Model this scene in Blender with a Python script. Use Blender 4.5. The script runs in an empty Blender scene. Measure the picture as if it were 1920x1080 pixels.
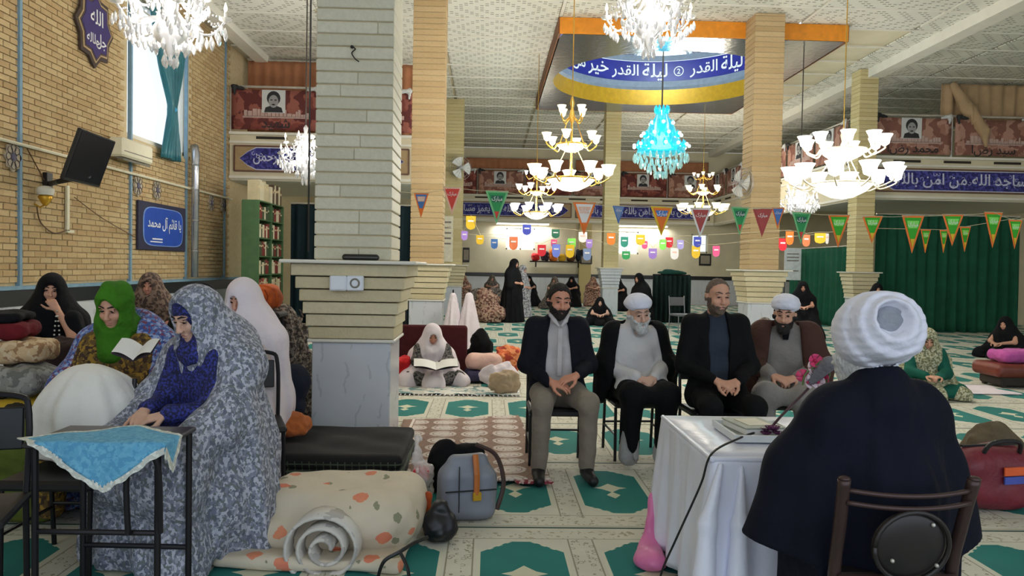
import bpy, bmesh, math, random
import numpy as np
from mathutils import Vector, Matrix, Euler

random.seed(7)
SC = bpy.context.scene
COL = SC.collection
PI = math.pi

# ------------------------------------------------------------------ camera, world, exposure
H = 1.47
FPX = 1440.0
YAW, PITCH, ROLL = math.atan(45/1440), math.radians(1.58), 0.018
_F = Vector((math.sin(YAW)*math.cos(PITCH), math.cos(YAW)*math.cos(PITCH), -math.sin(PITCH)))
_R0 = Vector((math.cos(YAW), -math.sin(YAW), 0)); _U0 = _R0.cross(_F)
_R = _R0*math.cos(ROLL) + _U0*math.sin(ROLL); _U = _U0*math.cos(ROLL) - _R0*math.sin(ROLL)
cam_d = bpy.data.cameras.new('camera'); cam = bpy.data.objects.new('camera', cam_d); COL.objects.link(cam)
cam_d.sensor_width = 36; cam_d.lens = FPX/1920*36; cam_d.clip_end = 200
cam.matrix_world = Matrix(((_R.x, _U.x, -_F.x, 0), (_R.y, _U.y, -_F.y, 0), (_R.z, _U.z, -_F.z, H), (0, 0, 0, 1)))
SC.camera = cam

wd = bpy.data.worlds.new('world'); SC.world = wd; wd.use_nodes = True
bg = wd.node_tree.nodes['Background']; bg.inputs[0].default_value = (0.77, 0.88, 1.0, 1); bg.inputs[1].default_value = 1.55
SC.view_settings.view_transform = 'Standard'; SC.view_settings.look = 'None'
SC.view_settings.gamma = 1; SC.view_settings.use_curve_mapping = False
SC.view_settings.exposure = 0.0
LAMP = 4.3            # strength of every lamp of the chandeliers

def ray(px, py): return _F + _R*((px-960)/FPX) - _U*((py-540)/FPX)
def P(px, py, Y):
    d = ray(px, py); return Vector((0, 0, H)) + d*(Y/d.y)
def G(px, py, z=0.0):
    d = ray(px, py); return Vector((0, 0, H)) + d*((z-H)/d.z)

# ------------------------------------------------------------------ materials
def lin(c):
    return tuple(((v/255)/12.92 if v/255 <= .04045 else ((v/255+.055)/1.055)**2.4) for v in c[:3]) + (1,)
MATS = {}
class E:
    """a number socket with arithmetic"""
    def __init__(s, nt, k): s.nt, s.k = nt, k
    def op(s, o, *a):
        n = s.nt.nodes.new('ShaderNodeMath'); n.operation = o
        for i, v in enumerate((s,)+a):
            if isinstance(v, E): s.nt.links.new(v.k, n.inputs[i])
            else: n.inputs[i].default_value = v
        return E(s.nt, n.outputs[0])
    def __add__(s, b): return s.op('ADD', b)
    def __sub__(s, b): return s.op('SUBTRACT', b)
    def __mul__(s, b): return s.op('MULTIPLY', b)
    def __truediv__(s, b): return s.op('DIVIDE', b)
    def __radd__(s, b): return s.op('ADD', b)
    def __rmul__(s, b): return s.op('MULTIPLY', b)
    def __rsub__(s, b): return (s*-1).op('ADD', b)
    def __lt__(s, b): return s.op('LESS_THAN', b)
    def __gt__(s, b): return s.op('GREATER_THAN', b)
    def abs(s): return s.op('ABSOLUTE')
    def fract(s): return s.op('FRACT')
    def floor(s): return s.op('FLOOR')
    def mx(s, b): return s.op('MAXIMUM', b)
    def mn(s, b): return s.op('MINIMUM', b)
    def sin(s): return s.op('SINE')
class MN:
    """node material under construction"""
    def __init__(s, name, rough=.7, metal=0):
        s.m = bpy.data.materials.new(name); s.m.use_nodes = True; s.nt = s.m.node_tree
        s.b = s.nt.nodes['Principled BSDF']; s.b.inputs['Roughness'].default_value = rough; s.b.inputs['Metallic'].default_value = metal
        MATS[name] = s.m
    def coords(s, kind='Object'):
        t = s.nt.nodes.new('ShaderNodeTexCoord'); x = s.nt.nodes.new('ShaderNodeSeparateXYZ')
        s.vec = t.outputs[kind]; s.nt.links.new(s.vec, x.inputs[0])
        return [E(s.nt, o) for o in x.outputs]
    def val(s, v):
        n = s.nt.nodes.new('ShaderNodeValue'); n.outputs[0].default_value = v; return E(s.nt, n.outputs[0])
    def tex(s, typ, scale, detail=2, vec=None, out=0, **kw):
        n = s.nt.nodes.new(typ); n.inputs['Scale'].default_value = scale
        if 'Detail' in n.inputs: n.inputs['Detail'].default_value = detail
        for k, v in kw.items(): setattr(n, k, v)
        s.nt.links.new(vec if vec is not None else s.vec, n.inputs['Vector']); return E(s.nt, n.outputs[out])
    def noise(s, scale, detail=2, vec=None): return s.tex('ShaderNodeTexNoise', scale, detail, vec)
    def voro(s, scale, vec=None, out=0, **kw): return s.tex('ShaderNodeTexVoronoi', scale, 0, vec, out, **kw)
    def stretch(s, sx, sy, sz):
        n = s.nt.nodes.new('ShaderNodeVectorMath'); n.operation = 'MULTIPLY'; n.inputs[1].default_value = (sx, sy, sz)
        s.nt.links.new(s.vec, n.inputs[0]); return n.outputs[0]
    def col(s, c):
        n = s.nt.nodes.new('ShaderNodeRGB'); n.outputs[0].default_value = lin(c); return n.outputs[0]
    def mix(s, f, a, b):
        n = s.nt.nodes.new('ShaderNodeMix'); n.data_type = 'RGBA'
        if isinstance(f, E): s.nt.links.new(f.k, n.inputs['Factor'])
        else: n.inputs['Factor'].default_value = f
        for key, v in ((6, a), (7, b)):
            s.nt.links.new(v if not isinstance(v, tuple) else s.col(v), n.inputs[key])
        return n.outputs[2]
    def bump(s, h, strength=.3, dist=.01):
        n = s.nt.nodes.new('ShaderNodeBump'); n.inputs['Strength'].default_value = strength; n.inputs['Distance'].default_value = dist
        s.nt.links.new(h.k, n.inputs['Height']); s.nt.links.new(n.outputs[0], s.b.inputs['Normal'])
    def base(s, c):
        if isinstance(c, tuple): s.b.inputs['Base Color'].default_value = lin(c)
        else: s.nt.links.new(c, s.b.inputs['Base Color'])
        return s.m
    def rand(s):
        o = s.nt.nodes.new('ShaderNodeObjectInfo'); g = s.nt.nodes.new('ShaderNodeNewGeometry')
        return (E(s.nt, o.outputs['Random']) + E(s.nt, g.outputs['Random Per Island'])).fract()
def shade(c, k): return tuple(max(0, min(255, v*k)) for v in c)
def plain(name, c, rough=.7, metal=0, var=.12, scale=9, emit=None, alpha=None, trans=None, bump=0):
    """one colour with a little mottling"""
    if name in MATS: return MATS[name]
    m = MN(name, rough, metal); m.coords()
    n = m.noise(scale, 3)
    m.base(m.mix(n, shade(c, 1-var), shade(c, 1+var)))
    if bump: m.bump(m.noise(scale*6, 2), bump, .01)
    if emit:
        m.b.inputs['Emission Color'].default_value = lin(emit[0]); m.b.inputs['Emission Strength'].default_value = emit[1]
    if trans: m.b.inputs['Transmission Weight'].default_value = trans
    if alpha: m.b.inputs['Alpha'].default_value = alpha
    return m.m
def cloth(name, c, var=.18, fold=6, rough=.85):
    """woven cloth: fine weave and soft creases"""
    if name in MATS: return MATS[name]
    m = MN(name, rough); m.coords()
    n = m.noise(fold, 4)
    m.base(m.mix(n, shade(c, 1-var), shade(c, 1+var)))
    m.bump(m.noise(fold*2.2, 4), .5, .03)
    m.b.inputs['Sheen Weight'].default_value = .08 if sum(c) > 250 else 0; m.b.inputs['Specular IOR Level'].default_value = .5 if rough < .6 else .2
    return m.m
def print_cloth(name, base, cols, scale=18, cover=.5, fold=5, stretchz=1.0):
    """cloth printed with leafy blotches in several colours"""
    if name in MATS: return MATS[name]
    m = MN(name, .85); m.coords(); v = m.stretch(1, 1, stretchz)
    out = m.mix(m.noise(4, 2), shade(base, .9), shade(base, 1.1))
    for i, c in enumerate(cols):
        n = m.noise(scale*(1+.37*i), 4, v); w = m.voro(scale*(.8+.3*i), v)
        out = m.mix(((n*.75 + w*.35) > (.62 + .04*i - cover*.12)), out, c)
    m.base(out); m.bump(m.noise(fold*2, 4), .5, .03)
    return m.m

# ------------------------------------------------------------------ mesh building
class MB:
    def __init__(s): s.v, s.f, s.mi = [], [], []
    def add(s, vs, fs, M=None, mi=0):
        b = len(s.v)
        s.v += [tuple(M @ Vector(p)) if M is not None else tuple(p) for p in vs]
        s.f += [tuple(i+b for i in f) for f in fs]; s.mi += [mi]*len(fs); return s
    def box(s, c, d, rz=0, M=None, bev=0, mi=0, rx=0, ry=0):
        x, y, z = d[0]/2, d[1]/2, d[2]/2
        if bev:
            e = bev; vs = []; fs = []
            lv = [(-z, e), (-z+e, 0), (z-e, 0), (z, e)]
            for zz, k in lv:
                a, b = x-k, y-k
                vs += [(-a, -b+e*(k == 0), zz), (-a+e*(k == 0), -b, zz), (a-e*(k == 0), -b, zz), (a, -b+e*(k == 0), zz), (a, b-e*(k == 0), zz), (a-e*(k == 0), b, zz), (-a+e*(k == 0), b, zz), (-a, b-e*(k == 0), zz)]
            fs = [tuple(range(7, -1, -1)), tuple(range(24, 32))]
            for r in range(3):
                for i in range(8): fs.append((r*8+i, r*8+(i+1) % 8, r*8+8+(i+1) % 8, r*8+8+i))
        else:
            vs = [(-x, -y, -z), (x, -y, -z), (x, y, -z), (-x, y, -z), (-x, -y, z), (x, -y, z), (x, y, z), (-x, y, z)]
            fs = [(3, 2, 1, 0), (4, 5, 6, 7), (0, 1, 5, 4), (1, 2, 6, 5), (2, 3, 7, 6), (3, 0, 4, 7)]
        T = Matrix.Translation(c) @ Euler((rx, ry, rz)).to_matrix().to_4x4()
        return s.add(vs, fs, (M @ T) if M is not None else T, mi)
    def tube(s, pts, r, n=8, mi=0, cap=True):
        pts = [Vector(p) for p in pts]; rs = r if isinstance(r, (list, tuple)) else [r]*len(pts)
        b = len(s.v); up = None
        for i, p in enumerate(pts):
            t = (pts[min(i+1, len(pts)-1)] - pts[max(i-1, 0)]).normalized()
            if up is None: up = Vector((0, 0, 1)) if abs(t.z) < .9 else Vector((1, 0, 0))
            a = t.cross(up)
            if a.length < 1e-4: a = t.cross(Vector((1, 0.3, 0)))
            a.normalize(); c = a.cross(t).normalized(); up = c
            for k in range(n):
                q = 2*PI*k/n; s.v.append(tuple(p + (a*math.cos(q) + c*math.sin(q))*rs[i]))
        for i in range(len(pts)-1):
            for k in range(n):
                s.f.append((b+i*n+k, b+i*n+(k+1) % n, b+(i+1)*n+(k+1) % n, b+(i+1)*n+k)); s.mi.append(mi)
        if cap:
            s.f.append(tuple(b+k for k in range(n-1, -1, -1))); s.f.append(tuple(b+(len(pts)-1)*n+k for k in range(n))); s.mi += [mi, mi]
        return s
    def lathe(s, prof, c=(0, 0, 0), n=16, mi=0, M=None):
        b = len(s.v); c = Vector(c)
        for r, z in prof:
            for k in range(n):
                q = 2*PI*k/n; p = Vector((r*math.cos(q), r*math.sin(q), z))
                s.v.append(tuple((M @ p if M is not None else p) + c))
        for i in range(len(prof)-1):
            for k in range(n):
                s.f.append((b+i*n+k, b+i*n+(k+1) % n, b+(i+1)*n+(k+1) % n, b+(i+1)*n+k)); s.mi.append(mi)
        return s
    def ball(s, c, r, n=12, m=8, mi=0):
        r = r if isinstance(r, (tuple, list)) else (r, r, r)
        M = Matrix.Diagonal((r[0], r[1], r[2])).to_3x3()
        return s.lathe([(max(math.sin(PI*i/m), 1e-3), -math.cos(PI*i/m)) for i in range(m+1)], c, n, mi, M)
    def grid(s, fn, nu, nv, mi=0, closed=False):
        b = len(s.v)
        for j in range(nv+1):
            for i in range(nu+1): s.v.append(tuple(fn(i/nu, j/nv)))
        for j in range(nv):
            for i in range(nu):
                a = b+j*(nu+1)+i; s.f.append((a, a+1, a+nu+2, a+nu+1)); s.mi.append(mi)
        return s
    def prism(s, poly, h, M=None, mi=0):
        """polygon in the xz plane, thickness h along y"""
        n = len(poly); vs = [(x, -h/2, z) for x, z in poly] + [(x, h/2, z) for x, z in poly]
        fs = [tuple(range(n)), tuple(range(2*n-1, n-1, -1))] + [(i, n+i, n+(i+1) % n, (i+1) % n) for i in range(n)]
        return s.add(vs, fs, M, mi)
    def mesh(s, name, mats, smooth=False):
        me = bpy.data.meshes.new(name); me.from_pydata(s.v, [], s.f)
        for m in (mats if isinstance(mats, (list, tuple)) else [mats]): me.materials.append(m)
        if any(s.mi): me.polygons.foreach_set('material_index', s.mi)
        if smooth: me.polygons.foreach_set('use_smooth', [True]*len(s.f))
        me.update(); return me
    def build(s, name, mats, parent=None, smooth=False, loc=(0, 0, 0), **kw):
        return link(name, s.mesh(name, mats, smooth), parent, loc, **kw)
def link(name, me, parent=None, loc=(0, 0, 0), rot=None, label=None, kind=None):
    o = bpy.data.objects.new(name, me); COL.objects.link(o); o.location = loc
    if rot: o.rotation_euler = rot
    if parent: o.parent = parent
    if label: o['label'] = label
    if kind: o['kind'] = kind
    return o
def solid(o, t, off=-1):
    m = o.modifiers.new('thickness', 'SOLIDIFY'); m.thickness = t; m.offset = off; return o
def thing(name, label, cat, loc=(0, 0, 0), rz=0, group=None):
    o = bpy.data.objects.new(name, None); COL.objects.link(o); o.location = loc; o.rotation_euler = (0, 0, rz); o.empty_display_size = .1
    return tag(o, label, cat, group)
def tag(o, label, cat, group=None):
    o['label'] = label; o['category'] = cat
    if group: o['group'] = group
    return o
KIDS = {}
def dup(root, loc, rz=0, label=None, group=None, sc=None):
    r = root.copy(); COL.objects.link(r); r.location = loc; r.rotation_euler = (0, 0, rz)
    if label: r['label'] = label
    if group: r['group'] = group
    if sc: r.scale = (sc, sc, sc)
    if root.name not in KIDS: KIDS[root.name] = [(c, list(c.children)) for c in root.children]
    for ch, gs in KIDS[root.name]:
        c = ch.copy(); COL.objects.link(c); c.parent = r
        for g in gs:
            d = g.copy(); COL.objects.link(d); d.parent = c
    return r
def struct(o):
    o['kind'] = 'structure'; return o
def arc(a, b, sag, n=10):
    a, b = Vector(a), Vector(b)
    return [a.lerp(b, i/n) - Vector((0, 0, sag*4*(i/n)*(1-i/n))) for i in range(n+1)]
def spline(pts, n=6):
    pts = [Vector(p) for p in pts]; out = []
    for i in range(len(pts)-1):
        p0, p1, p2, p3 = pts[max(i-1, 0)], pts[i], pts[i+1], pts[min(i+2, len(pts)-1)]
        for k in range(n):
            t = k/n
            out.append(.5*((2*p1) + (p2-p0)*t + (2*p0-5*p1+4*p2-p3)*t*t + (3*p1-p0-3*p2+p3)*t**3))
    return out + [pts[-1]]

# ------------------------------------------------------------------ Arabic lettering
_AF = {'ا': (0xFE8D, 2), 'آ': (0xFE81, 2), 'ب': (0xFE8F, 4), 'ت': (0xFE95, 4), 'ة': (0xFE93, 2), 'ج': (0xFE9D, 4), 'ح': (0xFEA1, 4), 'خ': (0xFEA5, 4), 'د': (0xFEA9, 2), 'ذ': (0xFEAB, 2),
       'ر': (0xFEAD, 2), 'ز': (0xFEAF, 2), 'س': (0xFEB1, 4), 'ش': (0xFEB5, 4), 'ص': (0xFEB9, 4), 'ط': (0xFEC1, 4), 'ع': (0xFEC9, 4), 'ف': (0xFED1, 4), 'ق': (0xFED5, 4), 'ك': (0xFED9, 4), 'ک': (0xFB8E, 4),
       'ل': (0xFEDD, 4), 'م': (0xFEE1, 4), 'ن': (0xFEE5, 4), 'ه': (0xFEE9, 4), 'و': (0xFEED, 2), 'ي': (0xFEF1, 4), 'ی': (0xFBFC, 4), 'ئ': (0xFE89, 4), 'أ': (0xFE83, 2)}
def shape_ar(t):
    out = []
    for i, ch in enumerate(t):
        if ch not in _AF: out.append(ch); continue
        b, n = _AF[ch]
        pj = i > 0 and t[i-1] in _AF and _AF[t[i-1]][1] == 4
        nj = n == 4 and i+1 < len(t) and t[i+1] in _AF
        if n == 4: out.append(chr(b + (3 if pj and nj else 1 if pj else 2 if nj else 0)))
        else: out.append(chr(b + (1 if pj else 0)))
    return ''.join(reversed(out))
_TXT = {}
def text_mesh(t, size, ar=True, bold=0.0):
    """letters as flat mesh data, x right, y up, centred"""
    key = (t, ar)
    if key not in _TXT:
        c = bpy.data.curves.new('letters', 'FONT'); c.body = shape_ar(t) if ar else t; c.align_x = 'CENTER'; c.align_y = 'CENTER'; c.offset = .012
        c.resolution_u = 2
        o = bpy.data.objects.new('letters', c); COL.objects.link(o)
        dg = bpy.context.evaluated_depsgraph_get()
        me = bpy.data.meshes.new_from_object(o.evaluated_get(dg))
        vs = [tuple(v.co) for v in me.vertices]; fs = [tuple(p.vertices) for p in me.polygons]
        bpy.data.objects.remove(o); bpy.data.curves.remove(c); bpy.data.meshes.remove(me)
        xs = [v[0] for v in vs]; ys = [v[1] for v in vs]
        _TXT[key] = ([(v[0]-(min(xs)+max(xs))/2, v[1]-(min(ys)+max(ys))/2, 0) for v in vs], fs)
    vs, fs = _TXT[key]
    return [(v[0]*size, v[1]*size, 0) for v in vs], fs
XZ = Matrix(((1, 0, 0, 0), (0, 0, -1, 0), (0, 1, 0, 0), (0, 0, 0, 1)))      # xy plane -> facing -Y
def lettering(name, t, size, mat, parent, M, ar=True):
    vs, fs = text_mesh(t, size, ar); return MB().add(vs, fs, M).build(name, mat, parent)

# ------------------------------------------------------------------ implicit surfaces for bodies and cloth
def _v(p): return np.array(p, dtype=np.float32)
class S:
    def __init__(s): s.ops = []; s.lo = np.full(3, 1e9); s.hi = np.full(3, -1e9)
    def _bb(s, p, r):
        s.lo = np.minimum(s.lo, np.array(p)-r); s.hi = np.maximum(s.hi, np.array(p)+r)
    def cone(s, a, b, r1, r2=None, k=.02, sub=False):
        r2 = r1 if r2 is None else r2; A, B = _v(a), _v(b); ba = B-A; L = max(float(ba @ ba), 1e-9)
        if not sub: s._bb(A, r1); s._bb(B, r2)
        def f(p):
            q = p-A; t = np.clip((q @ ba)/L, 0, 1); q = q - t[:, None]*ba
            return np.sqrt((q*q).sum(1)) - (r1+(r2-r1)*t)
        s.ops.append(('-' if sub else '+', f, k)); return s
    def path(s, pts, rs, k=.02):
        for i in range(len(pts)-1): s.cone(pts[i], pts[i+1], rs[i], rs[i+1], k)
        return s
    def ell(s, c, r, rot=None, k=.02, sub=False):
        C, Rr = _v(c), _v(r); M = np.array(rot, dtype=np.float32) if rot is not None else None
        if not sub: s._bb(C, max(r) if M is not None else Rr)
        def f(p):
            q = p-C
            if M is not None: q = q @ M
            a = q/Rr; k0 = np.sqrt((a*a).sum(1)); b = a/Rr; k1 = np.sqrt((b*b).sum(1))+1e-6
            return k0*(k0-1)/k1
        s.ops.append(('-' if sub else '+', f, k)); return s
    def tor(s, c, axis, R, r, k=.02, sq=1.0):
        C, A = _v(c), _v(Vector(axis).normalized()); s._bb(C, R+r)
        def f(p):
            q = p-C; h = q @ A; l = np.sqrt(np.maximum((q*q).sum(1)-h*h, 0)); return np.sqrt((l-R)**2+(h/sq)**2)-r
        s.ops.append(('+', f, k)); return s
    def box(s, c, h, r=.02, rot=None, k=.02, sub=False):
        C, Hh = _v(c), _v(h)-r; M = np.array(rot, dtype=np.float32) if rot is not None else None
        if not sub: s._bb(C, float(np.linalg.norm(h)) if M is not None else _v(h))
        def f(p):
            q = p-C
            if M is not None: q = q @ M
            q = np.abs(q)-Hh; m = np.maximum(q, 0)
            return np.sqrt((m*m).sum(1)) + np.minimum(q.max(1), 0) - r
        s.ops.append(('-' if sub else '+', f, k)); return s
    def fn(s, op, f, k=.01): s.ops.append((op, f, k)); return s
    def disp(s, f): s.ops.append(('d', f, 0)); return s
    def __call__(s, p):
        d = np.full(len(p), 10., dtype=np.float32)
        for op, f, k in s.ops:
            e = f(p)
            if op == 'd': d = d + e; continue
            if op == '+':
                h = np.clip(.5+.5*(d-e)/k, 0, 1); d = d+(e-d)*h-k*h*(1-h)
            else:
                if op == '-': e = -e
                h = np.clip(.5-.5*(d-e)/k, 0, 1); d = d+(e-d)*h+k*h*(1-h)
        return d
def folds(n, amp, c=(0, 0), z0=0., z1=1., tw=0., ph=0.):
    """vertical gathers round an axis, deeper towards z0"""
    def f(p):
        a = np.arctan2(p[:, 1]-c[1], p[:, 0]-c[0]); w = np.clip((z1-p[:, 2])/(z1-z0), 0, 1)
        return amp*w*(np.sin(a*n+ph+tw*p[:, 2]*6)+.5*np.sin(a*n*1.7+1.3+p[:, 2]*5))
    return f
def rumple(amp, fr, ph=0.):
    def f(p):
        x, y, z = p[:, 0]*fr, p[:, 1]*fr, p[:, 2]*fr
        return amp*(np.sin(x*1.3+2.1*np.sin(z*.9+ph)+ph)*np.sin(z*1.1+1.7*np.sin(y*1.2+ph))+.6*np.sin(y*1.9+1.2*x+ph*2))
    return f
def isosurface(f, lo, hi, h):
    B = 8; lo = np.asarray(lo, dtype=np.float64)-2.5*h; n = ((np.asarray(hi)+2.5*h-lo)/h).astype(int)+2
    nb = (n+B-1)//B; n = nb*B
    g = [np.arange(k) for k in nb]
    bc = np.stack(np.meshgrid(*g, indexing='ij'), -1).reshape(-1, 3)
    cen = (lo+(bc*B+(B-1)/2)*h).astype(np.float32); cv = f(cen)
    vol = np.repeat(np.repeat(np.repeat(np.where(cv < 0, -1., 1.).astype(np.float32).reshape(nb), B, 0), B, 1), B, 2)
    act = np.where(np.abs(cv) < B*h*1.3)[0]
    loc = np.stack(np.meshgrid(*[np.arange(B)]*3, indexing='ij'), -1).reshape(-1, 3)
    for c0 in range(0, len(act), 400):
        bb = bc[act[c0:c0+400]]; idx = (bb[:, None, :]*B+loc[None]).reshape(-1, 3)
        vol[idx[:, 0], idx[:, 1], idx[:, 2]] = f((lo+idx*h).astype(np.float32))
    sg = vol < 0; m = n-1
    cnt = np.zeros(m, np.int8)
    off = [(i, j, k) for i in (0, 1) for j in (0, 1) for k in (0, 1)]
    sl = lambda o: tuple(slice(o[a], o[a]+m[a]) for a in range(3))
    for o in off: cnt += sg[sl(o)]
    cells = np.argwhere((cnt > 0) & (cnt < 8)); acc = np.zeros((len(cells), 3)); num = np.zeros(len(cells))
    for i, a in enumerate(off):
        for b in off[i+1:]:
            if sum(abs(a[t]-b[t]) for t in range(3)) != 1: continue
            pa, pb = cells+a, cells+b; va = vol[tuple(pa.T)]; vb = vol[tuple(pb.T)]; cr = (va < 0) != (vb < 0)
            t = np.where(cr, va/np.where(cr, va-vb, 1), 0); q = pa+t[:, None]*(pb-pa)
            acc += q*cr[:, None]; num += cr
    vs = lo+acc/num[:, None]*h
    idx = np.full(m, -1, np.int32); idx[tuple(cells.T)] = np.arange(len(cells))
    quads = []
    for ax in range(3):
        u, w = (ax+1) % 3, (ax+2) % 3
        s0 = [slice(0, None)]*3; s1 = [slice(0, None)]*3; s0[ax] = slice(0, -1); s1[ax] = slice(1, None)
        a, b = sg[tuple(s0)], sg[tuple(s1)]; e = np.argwhere(a != b); fl = a[tuple(e.T)]
        ok = (e[:, u] > 0) & (e[:, w] > 0) & (e[:, u] < m[u]) & (e[:, w] < m[w]) & (e[:, ax] < m[ax]); e, fl = e[ok], fl[ok]
        def at(du, dw):
            q = e.copy(); q[:, u] += du; q[:, w] += dw; return idx[tuple(q.T)]
        Q = np.stack([at(-1, -1), at(0, -1), at(0, 0), at(-1, 0)], 1); Q[~fl] = Q[~fl][:, ::-1]
        quads.append(Q[(Q >= 0).all(1)])
    return vs, np.concatenate(quads)
NTRI = [0]
def skin(f, name, mat, parent, h=.01, label=None, lo=None, hi=None, loc=(0, 0, 0)):
    """the surface of an implicit shape as one mesh object"""
    vs, q = isosurface(f, f.lo if lo is None else lo, f.hi if hi is None else hi, h)
    me = bpy.data.meshes.new(name); me.vertices.add(len(vs)); me.vertices.foreach_set('co', vs.astype(np.float32).ravel())
    me.loops.add(len(q)*4); me.loops.foreach_set('vertex_index', q.astype(np.int32).ravel())
    me.polygons.add(len(q)); me.polygons.foreach_set('loop_start', np.arange(0, len(q)*4, 4, dtype=np.int32))
    me.polygons.foreach_set('use_smooth', np.ones(len(q), dtype=bool))
    me.materials.append(mat); me.update(calc_edges=True); NTRI[0] += len(q)*2
    return link(name, me, parent, loc, label=label)
def rotm(rx=0, ry=0, rz=0): return Euler((rx, ry, rz)).to_matrix()
# ================================================================== SETTING
LW, RW, FW, CZ = -6.0, 16.0, 32.4, 6.45      # left wall, right wall, far wall, ceiling
DOME = Vector((4.25, 19.1, 0)); DR = 2.72; FR = (1.34, 7.16, 15.4, 22.8)

def brick_mat(name, a, b, rough=.85):
    m = MN(name, rough); m.coords(); r = m.rand()
    c = m.mix(r, a, b); c = m.mix(m.noise(26, 3)*.5, c, shade(b, .8))
    m.base(c); m.bump(m.noise(60, 3), .35, .01); return m.m
M_BRICK = brick_mat('tan wall brick', (206, 182, 138), (184, 154, 110))
M_MORTAR = plain('pale mortar', (198, 180, 144), .95, 0, .1, 12)
M_STONE = brick_mat('grey cream stone', (224, 218, 196), (208, 202, 178), .6)
M_STONE_S = brick_mat('cream flared stone', (226, 214, 180), (208, 194, 154), .6)
M_TAN = brick_mat('tan column brick', (204, 178, 136), (186, 158, 114))
M_YEL = brick_mat('pale yellow column brick', (222, 208, 160), (204, 186, 134))
M_PLASTER = plain('cream plaster', (216, 206, 178), .9, 0, .05, 3)
M_WHITE = plain('white paint', (226, 222, 210), .6, 0, .04, 4)
M_BLUET = plain('pale blue trim paint', (118, 150, 172), .6)
M_BLACKST = plain('black stone band', (30, 32, 36), .35)
M_GREYST = plain('grey stone strip', (120, 116, 104), .6)
M_DK = plain('dark void paint', (52, 46, 40), .9)
def marble():
    m = MN('veined white marble', .25); m.coords()
    n = m.noise(3.2, 6); w = m.tex('ShaderNodeTexWave', 1.6, 5); w.k.node.inputs['Distortion'].default_value = 9
    c = m.mix(n, (214, 216, 222), (194, 198, 206)); m.base(m.mix((w > .975)*(m.noise(7, 3) > .5)*.35, c, (150, 156, 160))); return m.m
M_MARBLE = marble()

# floor slab and the woven prayer carpet runners
struct(MB().box((5, 14.7, -.06), (22.6, 36, .08)).build('floor', plain('dull floor screed', (120, 112, 96))))
def carpet_mat():
    m = MN('woven prayer carpet', .95); x, y, z = m.coords()
    u = (x/.64).fract()*.64 - .32; v = y
    au = u.abs()
    hw = .215 - ((v-.75).abs()-.33).mx(0)*1.05 - (((v*22).fract() > .5)*(((v-.75).abs()) > .36))*.012
    inm = (au < hw)*(v > .27)*(v < 1.23)
    line = (au < (hw+.018))*(v > .255)*(v < 1.245)
    st = au*1.25 + (v-.80).abs(); st2 = (au*.55+(v-.80).abs()*1.1)
    star = ((st < .1) + (st2 < .062) + ((au*1.1+(v-.64).abs()*.7) < .05)).mn(1)
    so = .32 - au                                                   # side band between two mats
    scroll = ((m.voro(24)-.32).abs() < .06)*(so < .062)*(so > .008)*(v > .2)*(v < 1.27)
    edge = ((so-.066).abs() < .004)*(v > .2)*(v < 1.27)
    fl = (m.noise(34, 2) > .6)*((v-.13).abs() < .075) + (m.noise(34, 2) > .6)*((v-1.34).abs() < .06)
    rule = ((v-.035).abs() < .006)+((v-.225).abs() < .005)+((v-1.275).abs() < .005)
    cream = m.mix(m.noise(5, 3), (216, 213, 198), (194, 191, 176))
    c = m.mix((scroll+edge+rule*.7).mn(1)*.8, cream, (128, 120, 98))
    c = m.mix(fl.mn(1)*.75, c, (150, 138, 110))
    c = m.mix(line, c, (206, 206, 186))
    teal = m.mix(m.noise(3, 2), (24, 108, 104), (34, 124, 118))
    c = m.mix(inm, c, m.mix(star, teal, (206, 204, 178)))
    c = m.mix((v < .016), c, (40, 74, 66))
    m.base(c); m.bump(m.noise(160, 1), .3, .004); return m.m
M_CARPET = carpet_mat()
NTH = 'first second third fourth fifth sixth seventh eighth ninth tenth eleventh twelfth thirteenth fourteenth fifteenth sixteenth seventeenth'.split()
for i in range(21):
    y0 = 1.394 + 1.448*i
    off = [.2, .2, .2, .61, .45, .15][i % 6]-.32
    o = MB().box((5-off, .7225, 0), (22, 1.441, .02)).build('carpet_runner', M_CARPET, None, False, (off, y0, -.011))
    lab = {1: 'cream prayer carpet strip with teal mats nearest the camera, under the white table', 2: 'cream prayer carpet strip with teal mats under the trousered man\'s feet',
           3: 'cream prayer carpet strip with teal mats behind the chairs of the seated men'}.get(i, 'cream prayer carpet strip with teal mats, %s row behind the seated men' % NTH[max(i-4, 0)])
    if i == 0: lab = 'cream prayer carpet strip in front of the brown chair at the bottom edge'
    tag(o, lab, 'carpet', 'prayer carpet strips')

# ---- left wall: mortar, bricks, bands, window opening
WY0, WY1, WZ0, WZ1 = 12.95, 15.45, 3.52, 5.95
w = MB()
for y0, y1, z0, z1 in ((-3, WY0, 0, CZ), (WY1, 33, 0, CZ), (WY0, WY1, 0, WZ0), (WY0, WY1, WZ1, CZ)):
    w.box((LW-.16, (y0+y1)/2, (z0+z1)/2), (.3, y1-y0, z1-z0))
wall_l = struct(w.build('wall_left', M_MORTAR))
spots = []
BH, BL = .083, .262
for r in range(64):
    for c in range(-1, 35):
        y = 8.75+(c+.5*(r % 2)+random.uniform(-.02, .02))*BL+BL/2; z = 1.15+r*BH+BH/2
        if z > CZ-.03 or y > 17.8: continue
        if WY0-.16 < y < WY1+.16 and WZ0-.05 < z < WZ1+.05: continue
        spots.append((y, z, random.uniform(0, .007)))
spots.sort(key=lambda s: (s[1] > 4.75 or s[0] < 9.25, s[0]))
bme = MB().box((0, 0, 0), (.03, BL-.016, BH-.013), bev=.003).mesh('brick', M_BRICK)
for y, z, j in spots[:296]: link('brick', bme, wall_l, (LW+.001+j, y, z))
rest = MB()
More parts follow.
